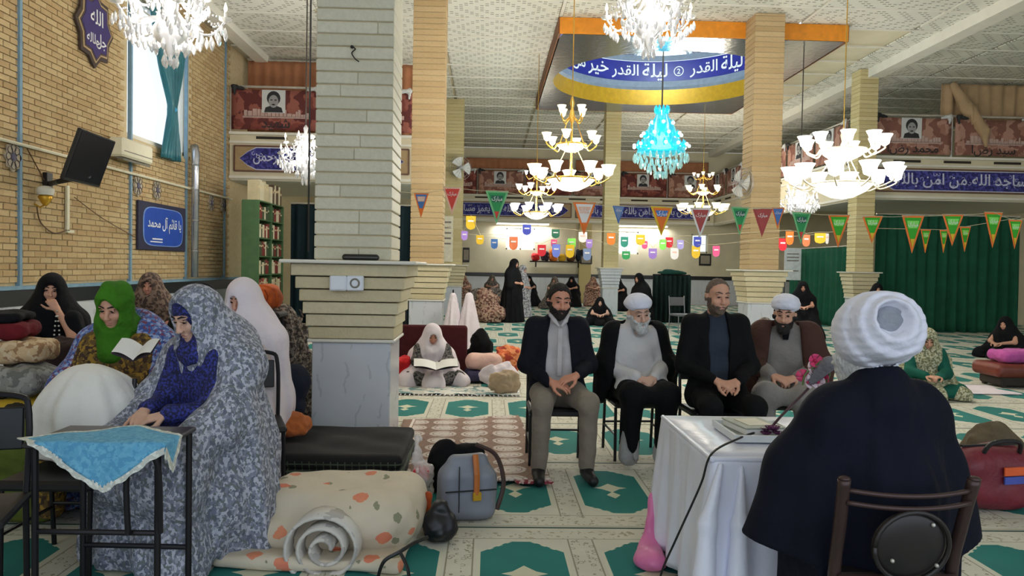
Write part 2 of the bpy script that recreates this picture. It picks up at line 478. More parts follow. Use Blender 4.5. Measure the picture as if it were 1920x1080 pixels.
for y, z, j in spots[296:]: rest.box((LW+.001+j, y, z), (.03, BL-.016, BH-.013))
rest.build('far_brick', M_BRICK, wall_l, kind='stuff')
MB().box((LW+.02, 9, .43), (.06, 24, .86)).build('marble_wainscot', M_MARBLE, wall_l)
MB().box((LW+.03, 9, .96), (.07, 24, .2)).build('black_band', M_BLACKST, wall_l)
MB().box((LW+.03, 9, 1.09), (.07, 24, .05)).build('blue_ledge', M_BLUET, wall_l)
for y in (9.98, 13.0, 15.35, 17.55): MB().box((LW+.02, y, 3.75), (.06, .055, 5.3)).build('vertical_trim', M_BLUET, wall_l)
# window in the left wall
win = struct(MB().box((LW-.1, WY0+.04, (WZ0+WZ1)/2), (.1, .08, WZ1-WZ0)).box((LW-.1, WY1-.04, (WZ0+WZ1)/2), (.1, .08, WZ1-WZ0))
             .box((LW-.1, (WY0+WY1)/2, WZ0+.04), (.1, WY1-WY0, .08)).box((LW-.1, (WY0+WY1)/2, WZ1-.04), (.1, WY1-WY0, .08))
             .box((LW-.1, (WY0+WY1)/2, 5.3), (.06, WY1-WY0, .04)).build('window_1', M_WHITE))
M_GLASS = plain('window glass', (235, 245, 250), .05, 0, .02, alpha=.12)
for z0, z1 in ((WZ0+.08, 5.28), (5.32, WZ1-.08)): MB().box((LW-.1, (WY0+WY1)/2, (z0+z1)/2), (.01, WY1-WY0-.16, z1-z0)).build('pane', M_GLASS, win)

# ---- far wall with three windows, right wall
FWIN = [(.72, 1.95, 2.2, 3.1), (5.35, 6.35, 2.1, 3.05), (8.6, 9.3, 2.2, 3.0)]
w = MB(); xs = [LW] + [v for f in FWIN for v in f[:2]] + [RW]
for i in range(0, len(xs), 2): w.box(((xs[i]+xs[i+1])/2, FW+.15, CZ/2), (xs[i+1]-xs[i], .3, CZ))
for x0, x1, z0, z1 in FWIN:
    w.box(((x0+x1)/2, FW+.15, z0/2), (x1-x0, .3, z0)); w.box(((x0+x1)/2, FW+.15, (z1+CZ)/2), (x1-x0, .3, CZ-z1))
wall_f = struct(w.build('wall_far', M_PLASTER))
for i, (x0, x1, z0, z1) in enumerate(FWIN):
    m = MB()
    for x in (x0+.03, (x0+x1)/2, x1-.03): m.box((x, FW+.1, (z0+z1)/2), (.06, .08, z1-z0))
    for z in (z0+.03, z1-.03): m.box(((x0+x1)/2, FW+.1, z), (x1-x0, .08, .06))
    f = struct(m.build('window_%d' % (i+2), M_WHITE))
    for k in (0, 1): MB().box((x0+(x1-x0)*(.25+.5*k), FW+.1, (z0+z1)/2), ((x1-x0)/2-.06, .01, z1-z0-.12)).build('pane', M_GLASS, f)
struct(MB().box((5, FW-.03, 1.13), (22, .05, .16)).build('trim_1', M_BLACKST))
struct(MB().box((5, FW-.02, .52), (22, .04, 1.05)).build('baseboard_far', M_MARBLE))
struct(MB().box((RW+.15, 14.7, CZ/2), (.3, 36, CZ)).build('wall_right', M_PLASTER))
for x in (4.05, -2.4):
    p = struct(MB().box((x, FW-.18, 2.25), (.5, .3, 4.5)).build('trim_2' if x > 0 else 'trim_3', M_YEL))

# ---- ceiling: slab round the dome, perforated panels, seams, beam
x0, x1, y0, y1 = FR
ceil = struct(MB().box(((LW+x0)/2-.1, 14.7, CZ+.2), (x0-LW+.2, 36, .3)).box(((RW+x1)/2+.1, 14.7, CZ+.2), (RW-x1+.2, 36, .3))
              .box(((x0+x1)/2, (-3.3+y0)/2, CZ+.2), (x1-x0, y0+3.3, .3)).box(((x0+x1)/2, (y1+32.7)/2, CZ+.2), (x1-x0, 32.7-y1, .3)).build('ceiling', M_PLASTER))
def ceil_mat():
    m = MN('perforated cream ceiling panel', .8); x, y, z = m.coords()
    k = 1/.1; cx, cy = (x*k).floor(), (y*k).floor(); fx, fy = (x*k).fract()-.5, (y*k).fract()-.5
    hole = ((fx.abs()) < .34)*((fy.abs()) < .2)
    q = ((cx+.5).abs()+(cy+.5).abs()*1.0)
    ring = ((q/4).fract() < .3)
    fine = ((m.voro(30) < .22))*.35
    f = (hole*ring*.75 + fine*(1-ring)*.5).mn(1)
    m.base(m.mix(f, m.mix(m.noise(2, 2), (229, 227, 216), (214, 212, 200)), (110, 107, 96))); return m.m
M_CEIL = ceil_mat()
pm = MB().box((0, 0, 0), (2.34, 1.17, .03), bev=.006).mesh('ceiling_panel', M_CEIL)
for i in range(9):
    for j in range(25):
        x, y = LW+1.3+2.42*i, 3.0+1.2*j
        if x0-1.0 < x < x1+1.0 and y0-.3 < y < y1+.3 or x > RW-1: continue
        link('ceiling_panel', pm, ceil, (x, y, CZ+.02))
for i in range(1, 9): MB().box((LW+.09+2.42*i, 9.2, CZ), (.06, 12.2, .03)).build('seam_strip', M_WHITE, ceil)
for j in range(25):
    y = 2.4+1.2*j
    for xa, xb in (((LW, x0), (x1, RW)) if y0 < y < y1 else ((LW, RW),)): MB().box(((xa+xb)/2, y, CZ-.003), (xb-xa, .035, .03)).build('seam_strip', M_WHITE, ceil)
struct(MB().box((9.35, 17, CZ-.1), (.34, 30.5, .22)).build('trim_4', M_WHITE))
struct(MB().box((-5.55, 17, CZ-.08), (.3, 30.5, .16)).build('trim_5', M_WHITE))

# ---- dropped mirror frame with the round dome
M_MIRROR = MN('grey mirror tile', .16, .85); M_MIRROR.coords()
M_MIRROR.bump(M_MIRROR.voro(9, None, 0), .12, .02); M_MIRROR = M_MIRROR.base((150, 156, 162))
M_ORANGE = plain('orange gold paint', (222, 140, 28), .5)
M_GOLD = plain('gold band paint', (196, 150, 32), .35, .35)
M_BLUEB = plain('deep blue tile', (38, 44, 138), .35)
M_STEEL = plain('grey band paint', (120, 132, 150), .5)
M_LETTER = plain('white lettering', (238, 238, 240), .6)
dome = thing('dome', 'dropped square frame with orange edge and round dome ringed by blue calligraphy', 'dome', (DOME.x, DOME.y, 0))
zb = 6.13
for nm, c, d in (('orange_fascia', (0, y0-DOME.y, 6.29), (x1-x0, .05, .32)), ('orange_fascia', (0, y1-DOME.y, 6.29), (x1-x0, .05, .32)),
                 ('orange_fascia', (x0-DOME.x, 0, 6.29), (.05, y1-y0, .32)), ('orange_fascia', (x1-DOME.x, 0, 6.29), (.05, y1-y0, .32))):
    MB().box(c, d).build(nm, M_ORANGE if d[0] > 1 else plain('brown edge paint', (120, 72, 38), .6), dome)
def ring_sq(u, v):
    a = 2*PI*u; c, s = math.cos(a), math.sin(a); k = min(2.91/max(abs(c), 1e-6), 3.7/max(abs(s), 1e-6))
    r = DR + (k-DR)*v; return (r*c, r*s, zb)
MB().grid(ring_sq, 96, 3).build('mirror_soffit', M_MIRROR, dome)
def band(nm, r0, z0, r1, z1, m):
    o = MB().lathe([(r0, z0), (r1, z1)], (0, 0, 0), 72).build(nm, m, dome, True); return o
band('gold_band', DR, zb, DR, 6.55, M_GOLD); band('gold_bead', DR, 6.55, DR-.05, 6.62, M_STEEL); band('grey_band', DR-.05, 6.62, DR-.05, 6.78, M_STEEL)
band('blue_band', DR-.02, 6.78, DR-.02, 7.34, M_BLUEB); band('upper_band', DR-.06, 7.34, DR-.06, 7.5, M_STEEL)
MB().lathe([(DR*math.cos(a), 7.5+1.5*math.sin(a)) for a in [PI/2*i/8 for i in range(8)]]+[(.01, 9.0)], (0, 0, 0), 72).build('cupola', M_MIRROR, dome, True)
words = ['تنزل', '③', 'شهر', 'الف', 'من', 'خیر', 'القدر', 'لیلة', '②', 'القدر', 'لیلة', 'ما', 'ادرنک', 'و']
sizes = [.62, .4, .68, .6, .55, .7, .8, .7, .4, .8, .7, .45, .85, .3]
tot = sum(sizes)+.12*len(words); a = PI/2 + tot/2/DR + .02
for wd_, wl in zip(words, sizes):
    if wd_ in '②③':
        mb = MB().lathe([(.115, 0), (.14, 0)], (0, 0, 0), 20); vs, fs = mb.v, mb.f
        v2, f2 = text_mesh('2' if wd_ == '②' else '3', .2, False); vs = vs+v2; fs = fs+[tuple(i+len(mb.v) for i in f) for f in f2]; wl_ = .28
    else:
        vs, fs = text_mesh(wd_, 1.0); wid = max(v[0] for v in vs)*2; hh = max(v[1] for v in vs)*2
        s = min(wl/wid, .5/hh); vs = [(v[0]*s, v[1]*s, 0) for v in vs]
    out = []
    for x, y, z in vs:
        t = a - wl/2/DR - x/(DR-.03); out.append(((DR-.035)*math.cos(t), (DR-.035)*math.sin(t), 7.05+y))
    MB().add(out, fs).build('band_lettering', M_LETTER, dome); a -= (wl+.12)/DR

# ---- columns
SH_P = {}
def column(x, yf, w, label, m_sh, m_fl, parts=True, ztop=CZ, ch=.1, sill=1.47, split=0):
    yc = yf+w/2; t = thing('column', label, 'column', (x, yc, 0))
    mar, led = M_MARBLE, M_WHITE
    MB().box((0, 0, .42), (w*1.02, w*1.02, .84), bev=.006).build('marble_plinth', mar, t)
    MB().box((0, 0, .853), (w*1.13, w*1.13, .026), bev=.006).build('plinth_ledge', led, t)
    n = 6; hgt = (sill-.866)/n
    fl = MB()
    for i in range(n):
        ww = w*(1.1+.055*i+.004*i*i); b = fl if not parts else MB()
        b.box((0, 0, .866+hgt*(i+.5)), (ww, ww, hgt-.009), bev=.005)
        if parts: b.build('flared_course', m_fl, t)
    if not parts: fl.build('flared_courses', m_fl, t, kind='stuff')
    MB().box((0, 0, sill+.014), (w*1.72, w*1.72, .028), bev=.008).build('sill_slab', led, t)
    core = MB().box((0, 0, (sill+ztop)/2), (w-.03, w-.03, ztop-sill)).build('mortar_core', M_MORTAR, t)
    z = sill+.03; mb = MB(); r = random.Random(int(x*100+yf))
    while z < ztop-.02:
        h = min(ch, ztop-z)
        if split and parts:
            c = r.uniform(-.32, .32)*w if r.random() < .6 else None
            if c is None: MB().box((0, 0, z+h/2), (w, w, h-.009), bev=.006).build('stone_course', m_sh, t)
            else:
                for a, b in ((-w/2, c), (c, w/2)): MB().box(((a+b)/2, 0, z+h/2), (b-a-.002, w-r.uniform(0, .004), h-.009), bev=.006).build('stone_brick', m_sh, t)
        elif parts:
            key = (w, ch, m_sh.name)
            if h < ch-.001: MB().box((0, 0, z+h/2), (w, w, h-.01), bev=.004).build('brick_course', m_sh, t)
            else:
                if key not in SH_P: SH_P[key] = MB().box((0, 0, 0), (w, w, ch-.011), bev=.004).mesh('brick_course', m_sh)
                link('brick_course', SH_P[key], t, (0, 0, z+h/2))
        else: mb.box((0, 0, z+h/2), (w, w, h-.012))
        z += ch
    if not parts: mb.build('brick_courses', m_sh, t, kind='stuff')
    return t
column(-1.09, 6.2, .615, 'nearest square column of grey cream stone on a marble plinth with sockets', M_STONE, M_STONE_S, split=1)
column(-1.10, 13.6, .57, 'tan brick column right behind the nearest column, blue pennant before it', M_TAN, M_STONE_S)
column(-1.09, 23.1, .57, 'far pale yellow column carrying the wall fan, third of the left row', M_YEL, M_STONE_S, False)
column(5.36, 14.8, .58, 'tan brick column rising behind the man in the black suit', M_TAN, M_STONE_S)
column(3.87, 24.2, .48, 'slim pale yellow column in mid hall behind the gold chandelier', M_YEL, M_MARBLE, False)
column(9.22, 18.6, .46, 'pale yellow column between the green curtains at right', M_YEL, M_STONE_S, True)
# ================================================================== PEOPLE
def skinmat(name, c):
    m = MN(name, .55); m.coords(); n = m.noise(30, 3)
    m.base(m.mix(n, shade(c, .92), shade((c[0], c[1]*.97, c[2]*.95), 1.06))); m.b.inputs['Subsurface Weight'].default_value = .0
    return m.m
M_SK = skinmat('warm skin', (204, 154, 130)); M_SKD = skinmat('tanned skin', (202, 142, 118)); M_SKL = skinmat('light skin', (208, 168, 148))
def hairmat(name, c):
    m = MN(name, .8); m.coords(); v = m.stretch(1, 1, .25); n = m.noise(140, 3, v)
    m.base(m.mix(n, shade(c, .6), shade(c, 1.35))); m.bump(n, .6, .004); return m.m
M_HAIR = hairmat('dark brown hair', (30, 22, 19)); M_HGREY = hairmat('grey brown hair', (96, 80, 70)); M_HWHITE = hairmat('white beard', (206, 204, 202)); M_HBLACK = hairmat('black beard', (30, 26, 25))
M_EYE = plain('eye white', (150, 140, 132), .3, 0, .02); M_IRIS = plain('dark iris', (34, 22, 16), .2)
M_LIP = plain('lip', (164, 100, 90), .5)

class HD:
    """a head: centre, turn, nod, tilt"""
    def __init__(s, c, yaw=0, pitch=0, roll=0, k=.95):
        s.c = Vector(c); s.k = k; s.R = Matrix.Rotation(yaw, 3, 'Z') @ Matrix.Rotation(roll, 3, 'Y') @ Matrix.Rotation(pitch, 3, 'X')
    def p(s, l): return s.c + s.R @ (Vector(l)*s.k)
    def ell(s, S_, l, r, k=.02, sub=False): S_.ell(s.p(l), [v*s.k for v in r], s.R, k, sub)
    def cone(s, S_, a, b, r1, r2=None, k=.02, sub=False): S_.cone(s.p(a), s.p(b), r1*s.k, (r1 if r2 is None else r2)*s.k, k, sub)
    def loc(s, p): return ((p-np.array(s.c, dtype=np.float32)) @ np.array(s.R, dtype=np.float32))/s.k
def add_head(S_, h, ears=True, fat=1.0):
    h.ell(S_, (0, .012, .035), (.075, .095, .092), .02)
    h.ell(S_, (0, -.022, -.045), (.058*fat, .066, .066), .03)
    h.ell(S_, (0, -.062, -.1), (.024, .022, .02), .03)
    for s in (-1, 1):
        h.ell(S_, (.036*s, -.06, -.028), (.026*fat, .024, .024), .02)
        h.ell(S_, (.031*s, -.104, .012), (.017, .017, .011), .012, True)
        h.cone(S_, (.012*s, -.086, .034), (.05*s, -.074, .034), .009, .007, .012)
    for s in (-1, 1):
        h.cone(S_, (.017*s, -.0885, .0185), (.046*s, -.084, .0165), .0052, .0048, .004); h.cone(S_, (.018*s, -.0875, .0035), (.045*s, -.083, .0035), .0048, .0042, .004)
    h.cone(S_, (0, -.086, .016), (0, -.108, -.03), .009, .0135, .01)
    for s in (-1, 1): h.ell(S_, (.012*s, -.1, -.033), (.009, .011, .008), .006)
    h.ell(S_, (0, -.086, -.064), (.023, .009, .0055), .006); h.ell(S_, (0, -.084, -.077), (.02, .009, .006), .006)
    if ears:
        for s in (-1, 1): h.ell(S_, (.079*s, .018, .0), (.010, .021, .032), .008)
    return S_
def add_face(t, h, brow=M_HAIR, lids=0.5, label=None):
    """eyes, eyebrows and lips"""
    for s in (-1, 1):
        c = h.p((.031*s, -.0795, .011)); r = .0115*h.k
        mb = MB(); M = (h.R @ Matrix.Rotation(PI/2, 3, 'X')).to_4x4(); M.translation = c
        prof = [(max(math.sin(PI*i/9), 1e-3)*r, math.cos(PI*i/9)*r) for i in range(10)]
        b = len(mb.v); mb.lathe([(a, z) for a, z in prof], (0, 0, 0), 12)
        mb.v = [tuple(M @ Vector(v)) for v in mb.v]; mb.mi = [1 if i < 48 else 0 for i in range(len(mb.f))]
        mb.build('eye', [M_EYE, M_IRIS], t, True)
    s_ = S()
    for s in (-1, 1): h.cone(s_, (.012*s, -.0945, .037), (.034*s, -.09, .044), .0042, .005, .004); h.cone(s_, (.034*s, -.09, .044), (.054*s, -.076, .038), .005, .003, .004)
    skin(s_, 'eyebrows', brow, t, .0035)
    s_ = S(); h.ell(s_, (0, -.0865, -.0635), (.0225, .0085, .005), .003); h.ell(s_, (0, -.0845, -.0765), (.0195, .0085, .0055), .003)
    skin(s_, 'lips', M_LIP, t, .0035)
def add_hair(t, hs, h, mat, thick=.009, front=.085, slope=1.05, crown=9., hh=.005):
    s_ = S(); s_.lo, s_.hi = np.array(h.c)-.16, np.array(h.c)+.16
    s_.fn('+', lambda p: hs(p)-thick, .001)
    def reg(p):
        q = h.loc(p); z = front - slope*np.maximum(0, q[:, 1]+.06) + .5*np.maximum(0, np.abs(q[:, 0])-.04)
        zb = np.where(q[:, 1] > .045, -.085, np.where(q[:, 1] > -.01, .022, -.012))
        return np.maximum(np.maximum(z-q[:, 2], zb-q[:, 2]), (q[:, 0]**2+(q[:, 1]-.02)**2)*0 - crown)
    s_.fn('x', reg, .012); s_.disp(rumple(.0025, 130)); return skin(s_, 'hair', mat, t, hh)
def add_beard(t, hs, h, mat, thick=.009, top=-.046, long=0., hh=.005, full=1.0):
    s_ = S(); s_.lo, s_.hi = np.array(h.c)-.2, np.array(h.c)+.16
    s_.fn('+', lambda p: hs(p)-thick, .001)
    if long: h.ell(s_, (0, -.062, -.1-long*.5), (.045, .035, .04+long*.6), .03)
    def reg(p):
        q = h.loc(p); ax = np.abs(q[:, 0]); zl = top + .85*np.maximum(0, ax-.036)*full
        zl = np.where((ax > .058) & (q[:, 1] > -.045), np.minimum(.0, zl+.05), np.minimum(zl, .0))
        return np.maximum(np.maximum(q[:, 2]-zl, q[:, 1]-.025), -.15-long-q[:, 2])
    s_.fn('x', reg, .008)
    h.ell(s_, (0, -.11, -.0705), (.021, .022, .0095), .006, True)
    s_.disp(rumple(.0022, 150)); return skin(s_, 'beard', mat, t, hh)
def add_hand(S_, w, d, n, side, curl=(.35, .5, .4), fan=.06, k=1.0):
    """palm, four bent fingers of unequal length, thumb from the side of the palm"""
    w, d, n = Vector(w), Vector(d).normalized(), Vector(n); n = (n - d*n.dot(d)).normalized(); lat = d.cross(n)*side
    for off, L, ml in ((.030, .066, .086), (.0105, .076, .09), (-.0095, .071, .086), (-.028, .055, .078)):
        kn = w + d*(ml*k) + lat*(off*k)
        S_.cone(w + d*.012 + lat*(off*.55*k), kn, .0145*k, .0115*k, .012)
        a = 0; p = kn; dd = (d + lat*(off*fan*20)*.4).normalized()
        for i, (f, r) in enumerate(((.45, .0096), (.31, .0086), (.24, .0076))):
            a += curl[i]; v = dd*math.cos(a)+n*math.sin(a); q = p + v*(L*f*k)
            S_.cone(p, q, r*k, (r-.0009)*k, .0035); p = q
    b = w + d*(.022*k) + lat*(.026*k); v = (d*.62+lat*.62+n*.35).normalized(); p = b
    for L, r in ((.044, .0125), (.031, .0105), (.026, .0092)):
        q = p + v*(L*k); S_.cone(p, q, r*k, (r-.0012)*k, .008); p = q; v = (v + d*.45 - lat*.12).normalized()
class POSE:
    """seated skeleton, front towards -Y"""
    def __init__(s, lean=0., up=0., seat=.46, sw=.185, hz=0., knees=.14, kf=-.44, feet=-.42, elb=(.27, -.02, .76), wr=(.07, -.26, .72)):
        s.pel = Vector((0, 0, seat+.1)); s.ch = Vector((0, .03+lean*.7, seat+.44+up)); s.nb = Vector((0, .035+lean, seat+.635+up))
        s.sh = {k: Vector((k*sw, .03+lean, seat+.575+up)) for k in (-1, 1)}
        s.hip = {k: Vector((k*.095, -.02, seat+.1)) for k in (-1, 1)}; s.kn = {k: Vector((k*knees, kf, seat+.085)) for k in (-1, 1)}
        s.an = {k: Vector((k*knees*1.05, feet, .09)) for k in (-1, 1)}
        s.el = {k: Vector((k*elb[0], elb[1], elb[2])) for k in (-1, 1)}; s.wr = {k: Vector((k*wr[0], wr[1], wr[2])) for k in (-1, 1)}
def torso(S_, J, g=0., k=.05):
    for x in (-.065, .065): S_.cone(J.pel+Vector((x, 0, 0)), J.ch+Vector((x*1.25, 0, 0)), .108+g, .1+g, k)
    S_.cone(J.hip[-1], J.hip[1], .105+g, None, k); S_.cone(J.sh[-1]*.9+J.nb*.1-Vector((0, 0, .02)), J.sh[1]*.9+J.nb*.1-Vector((0, 0, .02)), .066+g, None, k)
    S_.cone(J.nb, J.ch, .06+g*.7, .11+g, k); return S_
def arm(S_, J, s, g=0., k=.035, stop=1.0):
    S_.cone(J.sh[s], J.el[s], .058+g, .047+g, k); S_.cone(J.el[s], J.el[s].lerp(J.wr[s], stop), .044+g, .033+g*.8, k); return S_
def leg(S_, J, s, g=0., k=.035, stop=1.0):
    S_.cone(J.hip[s], J.kn[s], .085+g, .062+g, k); S_.cone(J.kn[s], J.kn[s].lerp(J.an[s], stop), .057+g, .04+g, k); return S_
def body(t, J, h, mat, hh=.006, hands=None, feet=False, ears=True, legs=True, fat=1.0):
    s_ = S(); add_head(s_, h, ears, fat); hs = S(); add_head(hs, h, ears, fat); hs.cone(h.p((0, .02, -.07)), J.nb, .055, .06, .03)
    s_.cone(h.p((0, .02, -.07)), J.nb, .053, .058, .03); torso(s_, J, -.03)
    for s in (-1, 1):
        arm(s_, J, s, -.008)
        if legs: leg(s_, J, s, -.02)
        if hands: add_hand(s_, J.wr[s], hands[s][0], hands[s][1], s, *hands[s][2:])
    skin(s_, 'body', mat, t, hh); return hs
def vcut(zs, ws, y0, x0=0.):
    """an open front between two garment edges"""
    def f(p): return np.maximum(np.abs(p[:, 0]-x0) - np.interp(p[:, 2], zs, ws), p[:, 1]-y0)
    return f
def zmin(z): return lambda p: z-p[:, 2]
def zmax(z): return lambda p: p[:, 2]-z
def person(label, loc, rz=0, group=None): return thing('person', label, 'person', loc, rz, group)

M_NAVY = cloth('near black navy cloth', (17, 19, 29), .25); M_BLK = cloth('black cloth', (12, 12, 15), .25); M_BLK2 = cloth('soft black chador cloth', (14, 14, 18), .3)
M_SHIRT = cloth('pale grey shirt cloth', (186, 180, 182), .1); M_TROU = cloth('taupe trouser cloth', (128, 118, 106), .1)
M_OFFW = cloth('off white robe cloth', (204, 200, 200), .06); M_TURB = cloth('white turban muslin', (222, 222, 236), .04, 8); M_SHOE = plain('black shoe', (18, 18, 20), .5)
M_DKSH = cloth('charcoal blue shirt cloth', (48, 54, 66), .15); M_BROWN = cloth('brown cloak cloth', (72, 48, 42), .15); M_GREYR = cloth('grey robe cloth', (132, 126, 122), .1)
M_FRAME = plain('black painted steel', (24, 22, 24), .4, .3); M_SEATB = plain('black vinyl', (22, 22, 26), .5)

# ---- chairs under the seated men
def men_chair(label, loc, rz=0, frame=M_FRAME, seat=M_SEATB):
    t = thing('chair', label, 'chair', loc, rz, 'chairs under the seated men')
    MB().box((0, -.01, .43), (.42, .42, .05), bev=.015).build('seat', seat, t)
    for s in (-1, 1):
        MB().tube([(s*.2, -.2, 0), (s*.2, -.19, .41)], .012).build('leg', frame, t)
        MB().tube([(s*.2, .24, 0), (s*.2, .2, .42), (s*.2, .25, .86)], .012).build('leg', frame, t)
        MB().tube([(s*.2, -.19, .2), (s*.2, .22, .2)], .009).build('stretcher', frame, t)
    MB().tube([(-.2, .22, .22), (.2, .22, .22)], .009).build('stretcher', frame, t)
    MB().box((0, .245, .73), (.4, .03, .2), rx=-.12, bev=.01).build('backrest', seat, t)
    return t
men_chair('black metal chair under the bearded man in grey trousers', (.52, 5.66, 0))
men_chair('black metal chair under the white-bearded cleric', (1.18, 6.02, 0), .06)
men_chair('black metal chair under the man in the black suit', (1.69, 5.6, 0), .05)
men_chair('black metal chair under the cleric in the brown cloak', (2.36, 6.0, 0), -.1)

# ---- man in grey trousers
t = person('seated bearded man in dark blazer, pale shirt and grey trousers, first in the row', (.52, 5.62, 0), .05)
J = POSE(.03, 0, .46, .165, elb=(.235, .0, .76), wr=(.075, -.24, .68), knees=.16, kf=-.42, feet=-.36)
J.wr[-1] = Vector((-.08, -.27, .665)); J.wr[1] = Vector((.10, -.27, .715))
hd = HD((0, -.035, 1.222), .12, .12, .03, 1.0)
hs = body(t, J, hd, M_SKD, .006, {-1: ((.8, -.45, -.15), (.2, .4, -.9), (.3, .5, .4)), 1: ((-.85, -.35, -.2), (-.1, .3, -.95), (.2, .4, .3))}, fat=1.12)
add_face(t, hd); add_hair(t, hs, hd, M_HAIR, .01, .088, 2.0); add_beard(t, hs, hd, M_HAIR, .0055, -.047, .0)
s_ = torso(S(), J, -.004); s_.cone(J.nb+Vector((0, 0, .035)), J.nb, .066, .075, .02); s_.fn('-', zmin(9), .01); s_.disp(rumple(.004, 14)); s_.fn('x', zmin(.52), .01)
hd.ell(s_, (0, -.06, -.1), (.05, .08, .075), .01, True); skin(s_, 'shirt', M_SHIRT, t, .009)
s_ = S()
for s in (-1, 1):
    c = S(); c.path([(s*.062, .03, 1.15), (s*.062, -.045, 1.125), (s*.04, -.085, 1.085), (s*.012, -.1, 1.05)], [.012, .015, .017, .01], .01); skin(c, 'collar', M_SHIRT, t, .006)
MB().box((0, -.106, .86), (.03, .006, .34)).build('placket', M_SHIRT, t)
s_ = torso(S(), J, .018)
for s in (-1, 1): arm(s_, J, s, .012, .04, .93)
s_.fn('-', vcut([.5, .6, .75, 1.0, 1.12, 1.2], [.16, .10, .095, .075, .055, .06], .02), .012); s_.ell(J.nb+Vector((0, -.02, .08)), (.075, .085, .1), None, .01, True)
s_.disp(rumple(.005, 11)); s_.fn('x', zmin(.47), .01); skin(s_, 'blazer', M_NAVY, t, .008)
s_ = S()
for s in (-1, 1): leg(s_, J, s, .012, .03, .97)
s_.cone(J.hip[-1], J.hip[1], .11, None, .05); s_.disp(rumple(.005, 16)); skin(s_, 'trousers', M_TROU, t, .009)
for s in (-1, 1):
    f = S(); a = J.an[s]; f.cone(a+Vector((0, .02, -.035)), a+Vector((s*.015, -.17, -.05)), .045, .036, .03); f.cone(a+Vector((0, 0, .03)), a, .042, .045, .03); f.fn('x', zmin(.004), .006); skin(f, 'black_sock', M_SHOE, t, .008)

def turban(t, h, mat, R=(.098, .112, .064), z=.075, tilt=.18, ridges=70, nm='turban', hh=.006):
    s_ = S(); h.ell(s_, (0, .02, z), (R[0]+.006, R[1]+.004, R[2]), .02); h.ell(s_, (0, .015, z+.03), (R[0]*.86, R[1]*.86, R[2]*.8), .03)
    def rg(p):
        q = h.loc(p); a = q[:, 2]+tilt*q[:, 1]*1.2+.12*np.abs(q[:, 0]); return .0016*np.sin(a*ridges*2.2)
    s_.disp(rg); s_.fn('-', lambda p: (lambda q: np.maximum(q[:, 2]-z+R[2]*.45, q[:, 1]+.06))(h.loc(p)), .015); return skin(s_, nm, mat, t, hh)
# ---- white-bearded cleric
t = person('seated white-bearded cleric in white turban, cream robe and black cloak', (1.16, 6.0, 0), .1)
J = POSE(-.03, -.07, .46, .165, elb=(.235, -.06, .72), wr=(.07, -.30, .66), knees=.13, kf=-.43, feet=-.36)
hd = HD((.0, -.1, 1.122), .05, .18, -.1, 1.0)
hs = body(t, J, hd, M_SKL, .006, {-1: ((.85, -.5, -.25), (.1, .4, -.9), (.35, .5, .4)), 1: ((-.8, -.5, -.3), (-.1, .4, -.9), (.3, .5, .4))})
add_face(t, hd, M_HGREY); add_beard(t, hs, hd, M_HWHITE, .008, -.042, .014); turban(t, hd, M_TURB, (.102, .116, .058), .082, ridges=45)
s_ = torso(S(), J, .012)
for s in (-1, 1): arm(s_, J, s, .016, .035, .95)
s_.cone(J.nb+Vector((0, 0, .03)), J.nb, .064, .08, .02)
for s in (-1, 1): s_.cone(J.hip[s], J.hip[s].lerp(J.kn[s], .55), .105, .1, .05)
s_.disp(rumple(.006, 12, .4)); s_.cone((0, -.25, .5), (0, -.25, .9), .004, None, .01, True); hd.ell(s_, (0, -.05, -.12), (.06, .09, .07), .01, True)
s_.fn('x', zmin(.56), .02); skin(s_, 'robe', M_OFFW, t, .009)
s_ = S()
for s in (-1, 1): leg(s_, J, s, .03, .05, .8)
s_.cone(J.hip[-1], J.hip[1], .12, None, .05); s_.cone(J.kn[-1], J.kn[1], .06, None, .06); s_.disp(folds(9, .014, (0, -.3), .1, .6)); skin(s_, 'skirt', M_BLK, t, .01)
s_ = S()
for s in (-1, 1): s_.cone(J.kn[s].lerp(J.an[s], .55), J.an[s]+Vector((0, 0, -.0)), .062, .075, .03)
s_.disp(folds(11, .012, (0, -.36), 0, .4)); s_.fn('x', zmin(.015), .01); skin(s_, 'pale_hem', cloth('sheer grey hem cloth', (150, 148, 146), .2), t, .01)
s_ = torso(S(), J, .036)
for s in (-1, 1): arm(s_, J, s, .036, .05, .6); s_.cone(J.el[s], J.el[s]+Vector((s*.02, .0, -.22)), .09, .075, .06)
s_.cone(J.hip[-1]+Vector((-.1, .04, 0)), J.hip[1]+Vector((.1, .04, 0)), .11, None, .06)
s_.fn('-', vcut([.4, .6, .8, 1.0, 1.08, 1.2], [.26, .22, .19, .15, .11, .085], .0), .015); s_.ell(J.nb+Vector((0, -.03, .06)), (.085, .09, .09), None, .01, True)
s_.disp(folds(13, .01, (0, 0), .4, 1.1)); s_.fn('x', zmin(.33), .01); skin(s_, 'cloak', M_BLK, t, .009)

